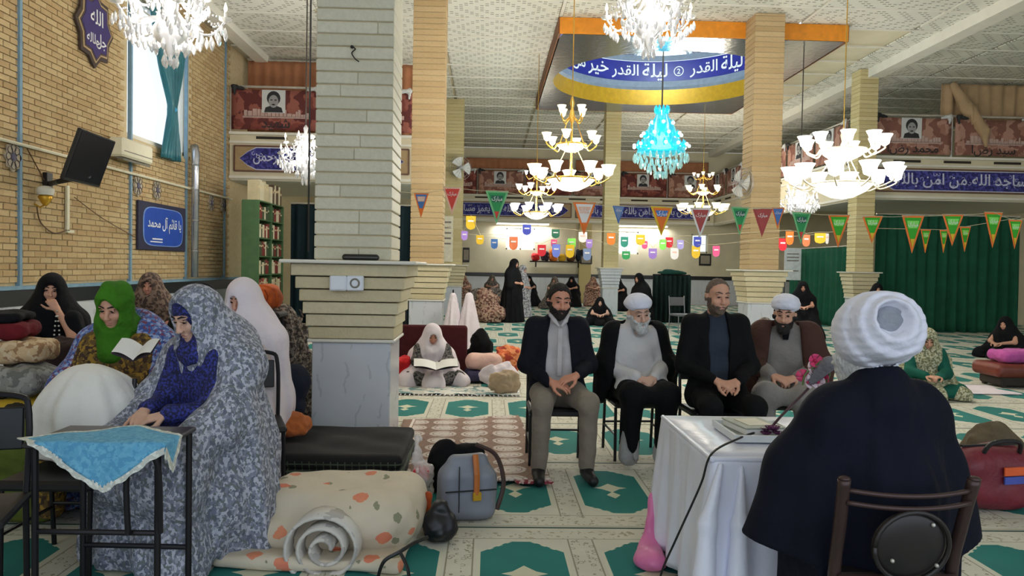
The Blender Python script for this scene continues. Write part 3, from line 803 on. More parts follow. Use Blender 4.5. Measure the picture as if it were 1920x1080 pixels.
# ---- man in the black suit
t = person('seated man with cropped grey hair in black suit and dark shirt', (1.68, 5.56, 0), -.02)
J = POSE(.02, .04, .46, .175, elb=(.245, -.02, .78), wr=(.075, -.28, .70), knees=.15)
hd = HD((-.01, -.035, 1.278), .16, .1, .03, 1.02)
hs = body(t, J, hd, M_SK, .006, {-1: ((.8, -.5, -.25), (.2, .4, -.9), (.35, .5, .4)), 1: ((-.8, -.5, -.2), (-.2, .4, -.9), (.35, .5, .4))}, fat=1.08)
add_face(t, hd, M_HGREY); add_hair(t, hs, hd, M_HGREY, .005, .112, 1.9); add_beard(t, hs, hd, M_HGREY, .0022, -.056, 0, .005, .6)
s_ = torso(S(), J, -.004); s_.cone(J.nb+Vector((0, 0, .04)), J.nb, .062, .075, .02); s_.disp(rumple(.004, 14)); hd.ell(s_, (0, -.06, -.1), (.05, .08, .075), .01, True); s_.fn('x', zmin(.52), .01); skin(s_, 'shirt', M_DKSH, t, .009)
s_ = torso(S(), J, .022)
for s in (-1, 1): arm(s_, J, s, .014, .04, .93)
s_.fn('-', vcut([.5, .62, .75, 1.0, 1.14, 1.22], [.1, .06, .065, .075, .06, .06], .02), .012); s_.ell(J.nb+Vector((0, -.02, .08)), (.075, .085, .1), None, .01, True)
s_.disp(rumple(.005, 11, 1.)); s_.fn('x', zmin(.47), .01); skin(s_, 'suit_jacket', M_BLK, t, .008)
s_ = S()
for s in (-1, 1): leg(s_, J, s, .014, .03, 1.0)
s_.cone(J.hip[-1], J.hip[1], .11, None, .05); s_.disp(rumple(.004, 14)); s_.fn('x', zmin(.05), .01); skin(s_, 'trousers', M_BLK, t, .012)
for s in (-1, 1):
    f = S(); a = J.an[s]; f.cone(a+Vector((0, .02, -.04)), a+Vector((s*.015, -.17, -.05)), .042, .036, .03); f.fn('x', zmin(.004), .006); skin(f, 'shoe', M_SHOE, t, .01)

# ---- cleric in the brown cloak
t = person('seated young cleric with black beard in white turban and brown cloak', (2.36, 6.0, 0), -.35)
J = POSE(-.02, -.06, .46, .17, elb=(.245, -.04, .74), wr=(.09, -.30, .68), knees=.14)
hd = HD((-.01, -.075, 1.128), -.1, .1, .05, 1.0)
hs = body(t, J, hd, M_SK, .007, {-1: ((.8, -.5, -.2), (.1, .4, -.9), (.3, .5, .4)), 1: ((-.8, -.5, -.25), (-.1, .4, -.9), (.3, .5, .4))})
add_face(t, hd, M_HBLACK); add_beard(t, hs, hd, M_HBLACK, .006, -.05, .004); turban(t, hd, M_TURB, (.104, .118, .07), .085)
add_hair(t, hs, hd, M_HBLACK, .006, .05, .7)
s_ = torso(S(), J, .01)
for s in (-1, 1): arm(s_, J, s, .02, .035, .94)
for s in (-1, 1): leg(s_, J, s, .03, .05, .95)
s_.cone(J.kn[-1], J.kn[1], .06, None, .06); s_.disp(rumple(.007, 12, 2.)); hd.ell(s_, (0, -.05, -.12), (.05, .09, .07), .01, True); s_.fn('x', zmin(.06), .01); skin(s_, 'robe', M_GREYR, t, .01)
MB().prism([(-.035, .0), (.035, 0), (.02, -.12), (-.02, -.12)], .03, Matrix.Translation((0, -.08, 1.06))).build('dark_neckline', M_BLK, t)
s_ = torso(S(), J, .04)
for s in (-1, 1): arm(s_, J, s, .05, .05, .55); s_.cone(J.el[s], J.el[s]+Vector((s*.03, .02, -.3)), .1, .09, .06)
s_.fn('-', vcut([.3, .6, .8, 1.0, 1.1, 1.2], [.2, .16, .13, .11, .09, .075], .0), .015); s_.ell(J.nb+Vector((0, -.03, .06)), (.085, .09, .09), None, .01, True)
s_.disp(folds(13, .01, (0, 0), .3, 1.1)); s_.fn('x', zmin(.3), .01); skin(s_, 'brown_cloak', M_BROWN, t, .01)

# ---- cleric seen from behind on the brown chair
t = person('cleric seen from behind in large white turban and wide navy cloak', (1.40, 2.72, 0), PI+.16)
J = POSE(-.02, -.035, .47, .165, elb=(.25, -.1, .76), wr=(.12, -.2, .74), kf=-.2, feet=-.16)
hd = HD((.01, -.035, 1.195), .45, .12, 0, 1.07)
hs = body(t, J, hd, M_SK, .007, {-1: ((.3, -.9, 0), (.1, .1, -.9)), 1: ((-.3, -.9, 0), (-.1, .1, -.9))}, legs=False)
add_face(t, hd, M_HGREY); add_beard(t, hs, hd, M_HWHITE, .016, -.04, .03, .006, 1.6); add_hair(t, hs, hd, M_HWHITE, .008, .06, .95)
ax = Vector((.22, .86, .28)).normalized(); hc = Vector((0, .0, 1.272))
s_ = S(); s_.ell(hc, (.152, .155, .13), rotm(.12, .12, 0), .03); s_.ell(hc+Vector((0, .02, -.06)), (.138, .145, .07), rotm(.2, .1, 0), .04); s_.ell(hc+ax*.07, (.12, .1, .105), None, .05)
hole = hc+ax*.168; s_.ell(hole, (.056, .066, .058), None, .018, True)
axn = np.array(ax, dtype=np.float32); hcn = np.array(hole, dtype=np.float32)
def coil(p):
    q = p-hcn; d = np.sqrt(((q-(q @ axn)[:, None]*axn)**2).sum(1)+.2*(q @ axn)**2)
    return .0045*np.sin(d*150+2.*np.sin(q[:, 2]*11)+q[:, 0]*9)*np.clip(d*14, 0, 1)+.0016*np.sin(q[:, 2]*190+q[:, 0]*60)
s_.disp(coil); skin(s_, 'turban', M_TURB, t, .006)
s_ = S(); s_.ell(hc+ax*.075, (.085, .062, .08), None, .02); s_.disp(rumple(.004, 60)); skin(s_, 'turban_cap', cloth('grey muslin cap', (142, 145, 154), .15, 20), t, .006, 'greyer crown showing in the turban opening')
s_ = S(); s_.cone(J.nb+Vector((0, -.01, .065)), J.nb+Vector((0, .0, .0)), .074, .088, .02); s_.cone(J.nb+Vector((0, 0, .3)), J.nb+Vector((0, 0, .02)), .058, .058, .01, True); skin(s_, 'white_collar', cloth('white collar cloth', (226, 228, 236), .05), t, .007)
s_ = torso(S(), J, .022)
for s in (-1, 1):
    s_.cone(J.nb+Vector((s*.03, .02, -.05)), Vector((s*.17, .0, .925)), .085, .1, .06); s_.cone(Vector((s*.17, .0, .925)), Vector((s*.25, -.04, .76)), .1, .115, .08)
    s_.cone(Vector((s*.25, -.04, .76)), Vector((s*.36, -.05, .5)), .115, .1, .08); s_.cone(Vector((s*.24, .0, .6)), Vector((s*.28, -.02, .2)), .13, .14, .08)
s_.cone((0, .06, .7), (0, .02, .25), .2, .2, .1); s_.cone(J.nb+Vector((0, .015, .0)), J.nb+Vector((0, .02, -.06)), .085, .12, .05); s_.ell(J.nb+Vector((0, -.02, .115)), (.085, .09, .075), None, .012, True)
s_.disp(folds(10, .011, (0, 0), .3, 1.15, .12)); s_.disp(rumple(.004, 7)); s_.fn('-', lambda p: np.maximum(.29-np.abs(p[:, 0]), p[:, 2]-.5-.3*(np.abs(p[:, 0])-.4)), .01); s_.fn('x', zmin(.22), .01); skin(s_, 'cloak', cloth('deep navy cloak cloth', (15, 17, 32), .22, 4), t, .009)
s_ = S()
for s in (-1, 1): leg(s_, J, s, .03, .05, .9)
s_.fn('x', zmin(.03), .01); s_.cone((0, 0, .45), (0, -.06, .06), .17, .2, .06); s_.disp(folds(9, .012, (0, 0), 0, .5)); s_.fn('x', zmin(.02), .01); skin(s_, 'robe', M_GREYR, t, .014)

# ---- women in chadors
def shawl_head(S_, h, g=.022, back=.03):
    h.ell(S_, (0, .02, .035), (.08+g, .1+g, .098+g), .03); h.ell(S_, (0, .0, -.05), (.066+g, .075+g, .08+g), .04)
def face_hole(S_, h, w=.052, hgt=.078, z=-.015, k=.012):
    h.ell(S_, (0, -.13, z), (w, .1, hgt), k, True)
def chador(t, mat, h, top, seat, base, hh=.011, g=.03, spread=.3, front=None, nf=15, amp=.012, inner=None, hole=(.052, .08, -.015), floor=.012, lap=None, drop=None):
    """a draped sheet: hood, shoulders, back, lap and hem"""
    s_ = S(); shawl_head(s_, h, g)
    nb = h.p((0, .05, -.12))
    s_.cone(h.p((0, .04, -.02)), top, .1, .15, .08)
    for s in (-1, 1): s_.cone(top, top+Vector((s*.17, .01, -.1)), .13, .11, .08); s_.cone(top+Vector((s*.17, .01, -.1)), seat+Vector((s*.2, -.05, .08)), .11, .13, .08)
    s_.cone(top, seat, .17, .22, .1)
    for b in base: s_.cone(seat+Vector((b[0]*.5, b[1]*.3, 0)), Vector(b[:3]), b[3], b[4], .1)
    for c in (lap or []): s_.cone(*c)
    if front: s_.cone(h.p((0, -.19, -.05)), Vector(front[0]), .085, front[1], .03, True)
    face_hole(s_, h, *hole[:2], z=hole[2])
    s_.disp(folds(nf, amp, (seat.x, seat.y), floor, top.z+.1, .12)); s_.disp(rumple(amp*.4, 9, seat.x*7))
    s_.fn('x', zmin(floor), .01); return skin(s_, 'chador', mat, t, hh)
M_FLORAL = print_cloth('grey blue floral chador', (150, 152, 166), [(98, 102, 118), (126, 130, 148), (180, 182, 196), (106, 112, 114)], 36, .9, 5, .75)
M_BLUEP = print_cloth('dark blue checked dress', (34, 40, 100), [(48, 56, 140), (24, 26, 62)], 70, .8)
M_BLUECH = print_cloth('blue patterned chador', (98, 122, 178), [(150, 166, 208), (60, 84, 150), (120, 60, 84)], 34, .6)
M_GREEN = cloth('bright green scarf', (58, 112, 26), .22, 12); M_OLIVE = print_cloth('olive brown dress', (96, 74, 34), [(150, 116, 40), (60, 40, 26)], 34, .4)
M_WCH = cloth('white chador cloth', (226, 214, 220), .06, 5); M_BROWNSC = print_cloth('brown scarf', (92, 70, 58), [(60, 44, 38), (120, 98, 84)], 26, .8)
M_GREYF = print_cloth('brown grey floral chador', (112, 100, 92), [(72, 64, 60), (146, 134, 124), (56, 50, 48)], 24, .9)

# foreground woman
t = person('seated woman in grey floral chador over blue scarf and dress, looking down', (-1.42, 4.02, 0), -.5)
hd = HD((0, -.13, 1.19), -.0, .42, 0, .97); J = POSE(-.1, -.05, .45, .13, elb=(.18, -.14, .74), wr=(.08, -.34, .74))
hs = body(t, J, hd, M_SKL, .006, {-1: ((.6, -.8, -.2), (.1, .1, -.9), (.3, .4, .3)), 1: ((-.6, -.8, -.2), (-.1, .1, -.9), (.3, .4, .3))}, ears=False)
add_face(t, hd)
s_ = S(); shawl_head(s_, hd, .008); s_.cone(hd.p((0, .02, -.1)), J.nb+Vector((0, -.02, -.02)), .085, .11, .04); face_hole(s_, hd, .064, .08, -.03); s_.disp(rumple(.004, 30)); skin(s_, 'blue_scarf', M_BLUEP, t, .007)
s_ = torso(S(), J, .02)
for s in (-1, 1): arm(s_, J, s, .018, .04, .92); leg(s_, J, s, .03, .05, .95)
s_.cone(J.kn[-1], J.kn[1], .07, None, .06); s_.disp(rumple(.006, 14)); s_.fn('x', zmin(.05), .01); skin(s_, 'blue_dress', M_BLUEP, t, .011)
s_ = S(); shawl_head(s_, hd, .024); s_.cone(hd.p((0, .05, -.0)), (0, .03, 1.02), .115, .18, .08)
for s in (-1, 1):
    s_.cone((0, .03, 1.0), (s*.2, .0, .95), .15, .11, .08); s_.cone((s*.2, 0, .95), (s*.27, -.14, .72), .11, .1, .08); s_.cone((s*.27, -.14, .72), (s*.2, -.42, .56), .1, .11, .08)
    s_.cone((s*.2, -.42, .56), (s*.25, -.4, .02), .1, .12, .08); s_.cone((s*.22, -.05, .6), (s*.27, .0, .0), .15, .17, .1)
s_.cone((0, .05, .98), (0, .12, .5), .18, .22, .12); s_.cone((0, .12, .5), (0, .16, 0), .22, .26, .12); s_.cone((-.2, -.41, .45), (.2, -.41, .45), .165, None, .1); s_.cone((-.2, -.36, .1), (.2, -.36, .1), .16, None, .1); s_.cone((-.2, -.1, .3), (.2, -.1, .3), .2, None, .1)
s_.cone(hd.p((0, -.2, .0)), (0, -.33, .8), .06, .12, .03, True); s_.cone((0, -.36, .9), (0, -.5, .84), .1, .09, .03, True); hd.ell(s_, (0, -.09, .03), (.078, .075, .085), .015, True); hd.ell(s_, (0, -.1, -.09), (.07, .08, .09), .015, True)
s_.disp(folds(15, .016, (0, 0), 0, 1.15, .1)); s_.disp(rumple(.005, 8)); s_.fn('x', zmin(.012), .01); skin(s_, 'floral_chador', M_FLORAL, t, .009)

# woman in green scarf
t = person('woman in bright green scarf and blue patterned chador reading a white book', (-2.16, 4.64, 0), -.15)
hd = HD((.0, -.1, 1.19), .12, .35, .05, .95); J = POSE(-.07, -.06, .45, .16, elb=(.22, -.12, .74), wr=(.1, -.34, .80))
hs = body(t, J, hd, M_SK, .007, {-1: ((.5, -.6, .3), (.4, .2, .8), (.3, .5, .4)), 1: ((-.5, -.6, .3), (-.4, .2, .8), (.3, .5, .4))}, ears=False); add_face(t, hd)
s_ = S(); shawl_head(s_, hd, .03); s_.tor(hd.p((0, .02, -.13)), (0, .2, 1), .075, .05, .04, 1.2); s_.cone(hd.p((0, .0, -.14)), (0, -.08, .94), .1, .1, .05); face_hole(s_, hd, .073, .1, -.01); s_.disp(rumple(.006, 26)); skin(s_, 'green_scarf', M_GREEN, t, .008)
s_ = torso(S(), J, .02)
for s in (-1, 1): arm(s_, J, s, .02, .04, .92); leg(s_, J, s, .03, .05, .95)
s_.cone(J.kn[-1], J.kn[1], .07, None, .06); s_.disp(rumple(.006, 12)); s_.fn('x', zmin(.05), .01); skin(s_, 'olive_dress', M_OLIVE, t, .012)
s_ = S()
for s in (-1, 1): s_.cone((s*.12, .05, 1.02), (s*.2, .03, .96), .1, .1, .06); s_.cone((s*.2, .03, .96), (s*.3, -.06, .7), .1, .12, .08); s_.cone((s*.3, -.06, .7), (s*.36, -.1, .1), .12, .2, .08)
s_.cone((0, .1, 1.02), (0, .2, .3), .16, .26, .1); s_.fn('-', vcut([0, .8, 1.0, 1.1], [.17, .16, .11, .1], .05), .02); s_.disp(folds(15, .012, (0, 0), 0, 1.1)); s_.fn('x', zmin(.012), .01); skin(s_, 'blue_chador', M_BLUECH, t, .012)

# woman in black with prayer beads
t = person('woman in black chador by the left wall, hand at chin with prayer beads', (-3.82, 6.85, 0), .45)
hd = HD((0, -.03, 1.19), -.05, .1, .06, .95); J = POSE(-.02, -.05, .45, .16, elb=(.2, -.16, .72), wr=(.06, -.22, .72)); J.wr[1] = Vector((.05, -.17, 1.03)); J.el[1] = Vector((.17, -.26, .8))
hs = body(t, J, hd, M_SK, .008, {-1: ((.6, -.8, -.2), (.1, .1, -.9)), 1: ((-.5, .1, .8), (-.3, .9, .1), (.8, .9, .6))}, ears=False); add_face(t, hd)
s_ = S(); shawl_head(s_, hd, .014); s_.cone(hd.p((0, 0, -.12)), J.nb, .085, .1, .04); face_hole(s_, hd, .056, .085); skin(s_, 'dark_red_scarf', cloth('very dark red scarf', (44, 24, 26), .2), t, .01)
chador(t, M_BLK2, hd, Vector((0, .03, 1.02)), Vector((0, .1, .5)), [(.3, -.35, .05, .2, .2), (-.3, -.35, .05, .2, .2), (0, .2, 0, .24, .26), (0, -.4, .05, .2, .22)], .012, .03, hole=(.064, .095, -.015),
       lap=[((.17, -.2, .95), (.2, -.2, .75), .07, .09, .06), ((-.2, -.1, .9), (-.15, -.3, .6), .1, .12, .06)], front=((0, -.42, .95), .05))
mb = MB()
for i in range(26):
    u = i/25; mb.ball((.05-.02*math.sin(PI*2*u), -.215-.02*math.sin(PI*u), 1.02-.34*math.sin(PI*u)), .0085, 6, 4)
mb.build('prayer_beads', plain('white bead', (214, 210, 200), .4), t)

def simple_woman(label, loc, rz, mat, scarf=None, sk=M_SK, hz=1.19, seat=.5, nod=.1, yaw=0, hh=.014, floor_sit=False, front=False, face=True, group=None, hole=(.055, .08, -.015), dress=None):
    t = person(label, loc, rz, group)
    if floor_sit:
        hd = HD((0, -.05, hz), yaw, nod, 0, .93); top = Vector((0, .03, hz-.17)); st = Vector((0, .08, .14)); base = [(.32, -.25, .05, .14, .13), (-.32, -.25, .05, .14, .13), (0, -.36, .04, .16, .14), (0, .2, 0, .2, .2)]
        J = POSE(-.03, 0, hz-.74, .15, elb=(.2, -.12, .3), wr=(.08, -.3, .28), kf=-.3)
        for s in (-1, 1): J.kn[s] = Vector((s*.3, -.25, .1)); J.an[s] = Vector((-s*.05, -.33, .07)); J.hip[s] = Vector((s*.09, 0, .12))
        J.pel = Vector((0, 0, .13))
    else:
        hd = HD((0, -.03, hz), yaw, nod, 0, .93); top = Vector((0, .03, hz-.17)); st = Vector((0, .1, seat)); base = [(.26, -.38, .05, .2, .2), (-.26, -.38, .05, .2, .2), (0, .18, 0, .24, .26), (0, -.42, .05, .2, .2)]
        J = POSE(-.02, hz-1.235, .45, .15, elb=(.2, -.1, .72), wr=(.08, -.3, .7))
    if face:
        s_ = S(); add_head(s_, hd, False); s_.cone(hd.p((0, .02, -.07)), J.nb, .05, .055, .03); torso(s_, J, -.03)
        for s in (-1, 1):
            arm(s_, J, s, -.008); add_hand(s_, J.wr[s], (-s*.7, -.6, -.1), (0, .1, -.9), s)
        skin(s_, 'body', sk, t, min(hh, .009)); add_face(t, hd)
    if scarf:
        s_ = S(); shawl_head(s_, hd, .012); s_.cone(hd.p((0, 0, -.12)), J.nb, .08, .1, .04); face_hole(s_, hd, .052, .078); skin(s_, 'scarf', scarf, t, hh*.8)
    if dress:
        s_ = torso(S(), J, .02)
        for s in (-1, 1): arm(s_, J, s, .02); leg(s_, J, s, .03)
        s_.disp(rumple(.006, 12)); s_.fn('x', zmin(.03), .01); skin(s_, 'dress', dress, t, hh)
    chador(t, mat, hd, top, st, base, hh, front=((0, -.45, .45 if floor_sit else .75), .12) if front else None, hole=hole if face else (.01, .01, 0))
    return t, hd
simple_woman('woman in brown scarf and shawl seated behind the green-scarfed woman', (-3.44, 7.95, 0), .1, M_BROWNSC, M_BROWNSC, M_SKD, 1.2, nod=.0)
simple_woman('black chador of a woman seen from behind beyond the blue-scarfed woman', (-2.2, 5.95, 0), 2.6, M_BLK2, hz=1.16, face=False)
simple_woman('woman in white chador seated by the marble column, head bowed', (-1.66, 5.3, 0), -.3, M_WCH, None, M_SK, 1.21, nod=.25, hh=.01, hole=(.042, .064, -.005), dress=cloth('pale pink dress cloth', (206, 188, 186), .08))
simple_woman('woman in white chador on the floor reading, hand on forehead', (-.68, 9.55, 0), .15, M_WCH, M_BROWNSC, M_SKD, .6, floor_sit=True, nod=.35, front=True, hh=.012, dress=print_cloth('grey black dress', (76, 72, 72), [(40, 38, 40), (110, 104, 100)], 30, .8))
simple_woman('woman in yellow green floral chador and teal headband on the floor at right', (5.3, 9.1, 0), -.25, print_cloth('yellow green floral chador', (176, 172, 138), [(140, 138, 104), (200, 196, 168), (110, 112, 84)], 30, .8), cloth('teal headscarf', (22, 128, 116), .2), M_SK, .68, floor_sit=True, nod=.35, front=True, hh=.012, dress=cloth('dark teal dress', (24, 88, 74), .2))
simple_woman('woman in dark floral chador on the floor between the two seated clerics', (3.78, 10.3, 0), -.6, M_GREYF, M_BLK2, M_SK, .7, floor_sit=True, hh=.016)
simple_woman('woman in black seated before the green curtain left of its column', (7.05, 17.0, 0), -.3, M_BLK2, M_BLK2, M_SK, 1.12, hh=.018)
simple_woman('woman in black seated before the green curtain right of its column', (9.05, 17.6, 0), -.2, M_BLK2, cloth('slate scarf', (70, 74, 96)), M_SK, 1.1, hh=.018)
simple_woman('woman in black on the floor near the slim far column', (2.92, 19.9, 0), -.1, M_BLK2, None, M_SKL, .58, floor_sit=True, hh=.016)
simple_woman('woman in black on the floor at the right edge beside the curtain', (9.25, 13.4, 0), -1.0, M_BLK2, None, M_SK, .6, floor_sit=True, hh=.018)
def standing(label, loc, rz, mat, hgt=1.66, bend=0., hh=.014, arm_=True):
    t = person(label, loc, rz); hd = HD((0, -.05-bend, hgt-.12), 0, .1+bend, 0, .95)
    s_ = S(); add_head(s_, hd, False); s_.cone(hd.p((0, .02, -.07)), (0, 0, hgt-.3), .05, .06, .03); s_.cone((0, 0, hgt-.35), (0, 0, .9), .13, .13, .05)
    for s in (-1, 1): s_.cone((s*.09, 0, .9), (s*.09, 0, .08), .08, .045, .03); s_.cone((s*.09, 0, .05), (s*.09, -.14, .04), .04, .035, .02); s_.cone((s*.16, 0, hgt-.33), (s*.2, -.05, hgt-.6), .05, .045); s_.cone((s*.2, -.05, hgt-.6), (s*.06, -.24, hgt-.62), .042, .03); add_hand(s_, (s*.06, -.24, hgt-.62), (-s*.8, -.5, 0), (0, .1, -.9), s)
    skin(s_, 'body', M_SK, t, .01); add_face(t, hd)
    s_ = S(); shawl_head(s_, hd, .028); s_.cone(hd.p((0, .04, -.03)), (0, .03, hgt-.36), .1, .16, .08)
    for s in (-1, 1): s_.cone((0, .02, hgt-.36), (s*.17, 0, hgt-.42), .13, .1, .08); s_.cone((s*.17, 0, hgt-.42), (s*.2, -.06, hgt-.68), .1, .12, .08)
    s_.cone((0, .02, hgt-.4), (0, .02, .7), .19, .26, .1); s_.cone((0, .02, .7), (0, .04, 0), .26, .36, .1); face_hole(s_, hd, .056, .085)
    s_.disp(folds(13, .016, (0, 0), 0, hgt-.3, .1)); s_.fn('x', zmin(.012), .01); skin(s_, 'chador', mat, t, hh); return t
standing('woman in long black chador standing in mid hall, turned to the right', (.66, 20.4, 0), .9, M_BLK2)
standing('woman in black chador standing bent beside the dark cloth rack', (3.95, 19.7, 0), -.9, M_BLK2, 1.34, .06)
standing('woman in grey chador just behind the standing woman in black', (.98, 22.5, 0), .9, print_cloth('pale grey floral chador', (150, 148, 152), [(104, 102, 110), (186, 184, 186)], 20, .8), 1.5)
def floor_row():
    i = 0
    proto = [M_BLK2, M_GREYF, print_cloth('faded red floral chador', (134, 92, 80), [(92, 56, 50), (172, 142, 122)], 14, .9)]
    spec = [(-.9, 28.2, 2, 'woman in faded red floral chador seated by the far wall at its left end'), (.15, 29.6, 1, 'woman in brown grey floral chador seated by the far wall behind the standing woman'), (1.55, 29.2, 0, 'woman in black seated by the far wall, first right of the standing woman'),
            (2.4, 27.6, 1, 'woman in brown grey chador seated by the far wall over the blazer man'), (3.2, 29.3, 0, 'woman in black seated by the far wall just above the bearded man'), (4.6, 27, 0, 'woman in black seated by the far wall beside its pilaster'), (4.1, 29.9, 2, 'woman in faded red chador seated by the far wall right of the bearded man')]
    src = {}
    for x, y, k, lab in spec:
        if k not in src: src[k], _ = simple_woman(lab, (x, y, 0), .1, proto[k], None, M_SK, 1.0, .4, hh=.022)
        else: dup(src[k], (x, y, 0), random.uniform(-.5, .5), lab)
floor_row()
# ================================================================== BALCONIES, BANNERS, FRIEZES, CURTAINS
M_BAN = print_cloth('maroon print banner', (124, 62, 54), [(150, 88, 76), (98, 44, 42)], 3, .7); M_BAN2 = print_cloth('dusty brown print banner', (158, 112, 96), [(178, 136, 120), (132, 88, 76)], 3, .7)
M_PHOTO = plain('photo paper grey', (206, 206, 206), .6, 0, .03); M_INK = plain('photo ink', (40, 40, 44), .7); M_SKGR = plain('photo grey face', (150, 148, 148), .7)
M_CUR = cloth('russet balcony curtain', (170, 116, 84), .12, 3); M_BEIGE = cloth('beige drape', (178, 150, 116), .12, 3); M_DGREEN = cloth('deep green curtain', (26, 78, 58), .2, 3); M_DNAVY = cloth('dark navy green curtain', (24, 40, 46), .2, 3)
M_CHROME = plain('pale metal rail', (206, 200, 190), .3, .4)
M_NAVYT = print_cloth('violet blue tile ground', (54, 52, 130), [(76, 78, 160), (40, 38, 104)], 12, .8); M_TANF = plain('tan frieze frame', (168, 142, 104), .7)
M_SCRIPT = plain('pale script', (200, 202, 224), .6)
def pleats(name, x0, x1, z0, z1, mat, parent, amp=.05, n=14, y=0., nu=90, tie=None):
    def f(u, v):
        x = x0+(x1-x0)*u; z = z1+(z0-z1)*v; k = .5+.5*v
        xx = x
        if tie:
            q = np.interp(z, tie[0], tie[1]); cx = np.interp(z, tie[0], tie[2]); xx = cx+(x-(x0+x1)/2)*q
        return (xx, y+amp*k*(math.sin(u*n*2*PI)+.4*math.sin(u*n*5.1+v*3)), z)
    return solid(MB().grid(f, nu, 16).build(name, mat, parent, True), .008)
def hanging(label, cat, loc, rz, x0, x1, z0, z1, mat, group=None, name='curtain', **kw):
    t = thing(name, label, cat, loc, rz, group); pleats('cloth_panel', x0, x1, z0, z1, mat, t, **kw)
    MB().tube([(x0, 0, z1+.02), (x1, 0, z1+.02)], .016).build('rod', M_CHROME, t); return t
def banner(label, L, rz, x, w, mat, h=(4.5, 5.45), cap=None, face=True, group='portrait banners on the balcony rails'):
    """printed cloth hung on the rail, with a portrait, a skyline and a caption"""
    M = Matrix.Translation(L) @ Matrix.Rotation(rz, 4, 'Z'); o = M @ Vector((x, -.1, 0)); t = thing('banner', label, 'banner', o, rz, group)
    z0, z1 = h; r = random.Random(label)
    solid(MB().grid(lambda u, v: ((u-.5)*w, .012*math.sin(u*9+v*2), z1+(z0-z1)*v-.05*math.sin(PI*u)*(1-v)), 14, 6).build('banner_cloth', mat, t, True), .006)
    if face:
        k = w/1.9; cx, cz = -.05, z1-.3
        MB().box((cx, -.022, cz), (.5*k, .006, .52)).build('portrait_panel', M_PHOTO, t)
        el = lambda c, a, b, n=16: [(c[0]+a*math.cos(2*PI*i/n), c[1]+b*math.sin(2*PI*i/n)) for i in range(n)]
        MB().prism([(cx-.2*k, cz-.25), (cx+.2*k, cz-.25), (cx+.17*k, cz-.14), (cx+.06*k, cz-.1), (cx-.06*k, cz-.1), (cx-.17*k, cz-.14)], .004, Matrix.Translation((0, -.028, 0))).build('portrait_shoulders', M_INK, t)
        MB().prism(el((cx, cz+.07), .145*k, .165), .004, Matrix.Translation((0, -.028, 0))).build('portrait_hair', M_INK, t)
        MB().prism(el((cx, cz+.0), .105*k, .145), .004, Matrix.Translation((0, -.033, 0))).build('portrait_face', M_SKGR, t)
        for s in (-1, 1): MB().prism(el((cx+s*.045*k, cz+.03), .028*k, .014, 8), .003, Matrix.Translation((0, -.037, 0))).build('portrait_brow', M_INK, t)
        MB().prism(el((cx, cz-.075), .04*k, .018, 8), .003, Matrix.Translation((0, -.037, 0))).build('portrait_moustache', M_INK, t)
    xx = -w*.36; sk = MB()
    while xx < w*.36:
        q = r.uniform(.05, .12); hh = r.uniform(.06, .2); sk.box((xx+q/2, -.018, z0+.3+hh/2), (q*.85, .004, hh)); xx += q
    sk.box((0, -.018, z0+.29), (w*.74, .004, .04)); sk.build('printed_skyline', plain('skyline print', (188, 160, 152), .8), t, kind='stuff')
    if cap: lettering('caption', cap, .3, M_INK, t, Matrix.Translation((0, -.022, z0+.12)) @ XZ)
    for s in (-1, 1):
        f = S(); f.cone((s*w*.47, -.03, z1+.02), (s*w*.36, -.04, z1-.03), .055, .03, .03); f.cone((s*w*.47, -.03, z1), (s*w*.46, -.03, z1-.16), .045, .02, .03); f.disp(rumple(.01, 40)); skin(f, 'ribbon', M_INK if s < 0 else M_PHOTO, t, .018)
    return t
def frieze(label, L, rz, x0, x1, words, z=(3.56, 4.13)):
    M = Matrix.Translation(L) @ Matrix.Rotation(rz, 4, 'Z'); t = thing('calligraphy_panel', label, 'frieze', M @ Vector(((x0+x1)/2, -.07, 0)), rz, 'calligraphy friezes')
    w = x1-x0; zc = (z[0]+z[1])/2; h = z[1]-z[0]; a = h/2-.045
    MB().box((0, 0, zc), (w, .03, h)).build('frame', M_TANF, t)
    fr = MB()
    for zz in (z[0], z[1]): fr.box((0, -.01, zz), (w, .05, .035))
    for xx in (-w/2, w/2): fr.box((xx, -.01, zc), (.035, .05, h))
    fr.build('frame_moulding', plain('brown moulding', (104, 72, 58), .6), t)
    fld = [(-w/2+.12, 0), (-w/2+.3, -a*.6), (-w/2+.5, -a), (w/2-.5, -a), (w/2-.3, -a*.6), (w/2-.12, 0), (w/2-.3, a*.6), (w/2-.5, a), (-w/2+.5, a), (-w/2+.3, a*.6)]
    MB().prism([(x*1.004, q*1.09+zc) for x, q in fld], .012, Matrix.Translation((0, -.018, 0))).build('pale_outline', M_SCRIPT, t)
    MB().prism([(x, q+zc) for x, q in fld], .012, Matrix.Translation((0, -.022, 0))).build('tile_ground', M_NAVYT, t)
    vs, fs = text_mesh(words, 1.0); wid = max(v[0] for v in vs)*2; hh = max(v[1] for v in vs)*2
    n = max(1, round((w-.8)/(wid*h*.62/hh))); seg = (w-.8)/n
    for i in range(n):
        k = seg*.96/wid; ky = h*.66/hh
        MB().add([(v[0]*k, v[1]*ky, 0) for v in vs], fs, Matrix.Translation((-w/2+.4+seg*(i+.5), -.031, zc)) @ XZ).build('script', M_SCRIPT, t)
    sp = MB(); r = random.Random(3)
    for i in range(int(w*7)):
        x = r.uniform(-w/2+.4, w/2-.4); q = zc+r.uniform(-.7, .7)*a; a0 = r.uniform(0, 6)
        sp.tube([(x+.05*math.cos(a0+j*.8)*(1-j*.08), -.03, q+.05*math.sin(a0+j*.8)*(1-j*.08)) for j in range(7)], .006, 4)
    sp.build('scroll_tendrils', M_SCRIPT, t, kind='stuff'); return t
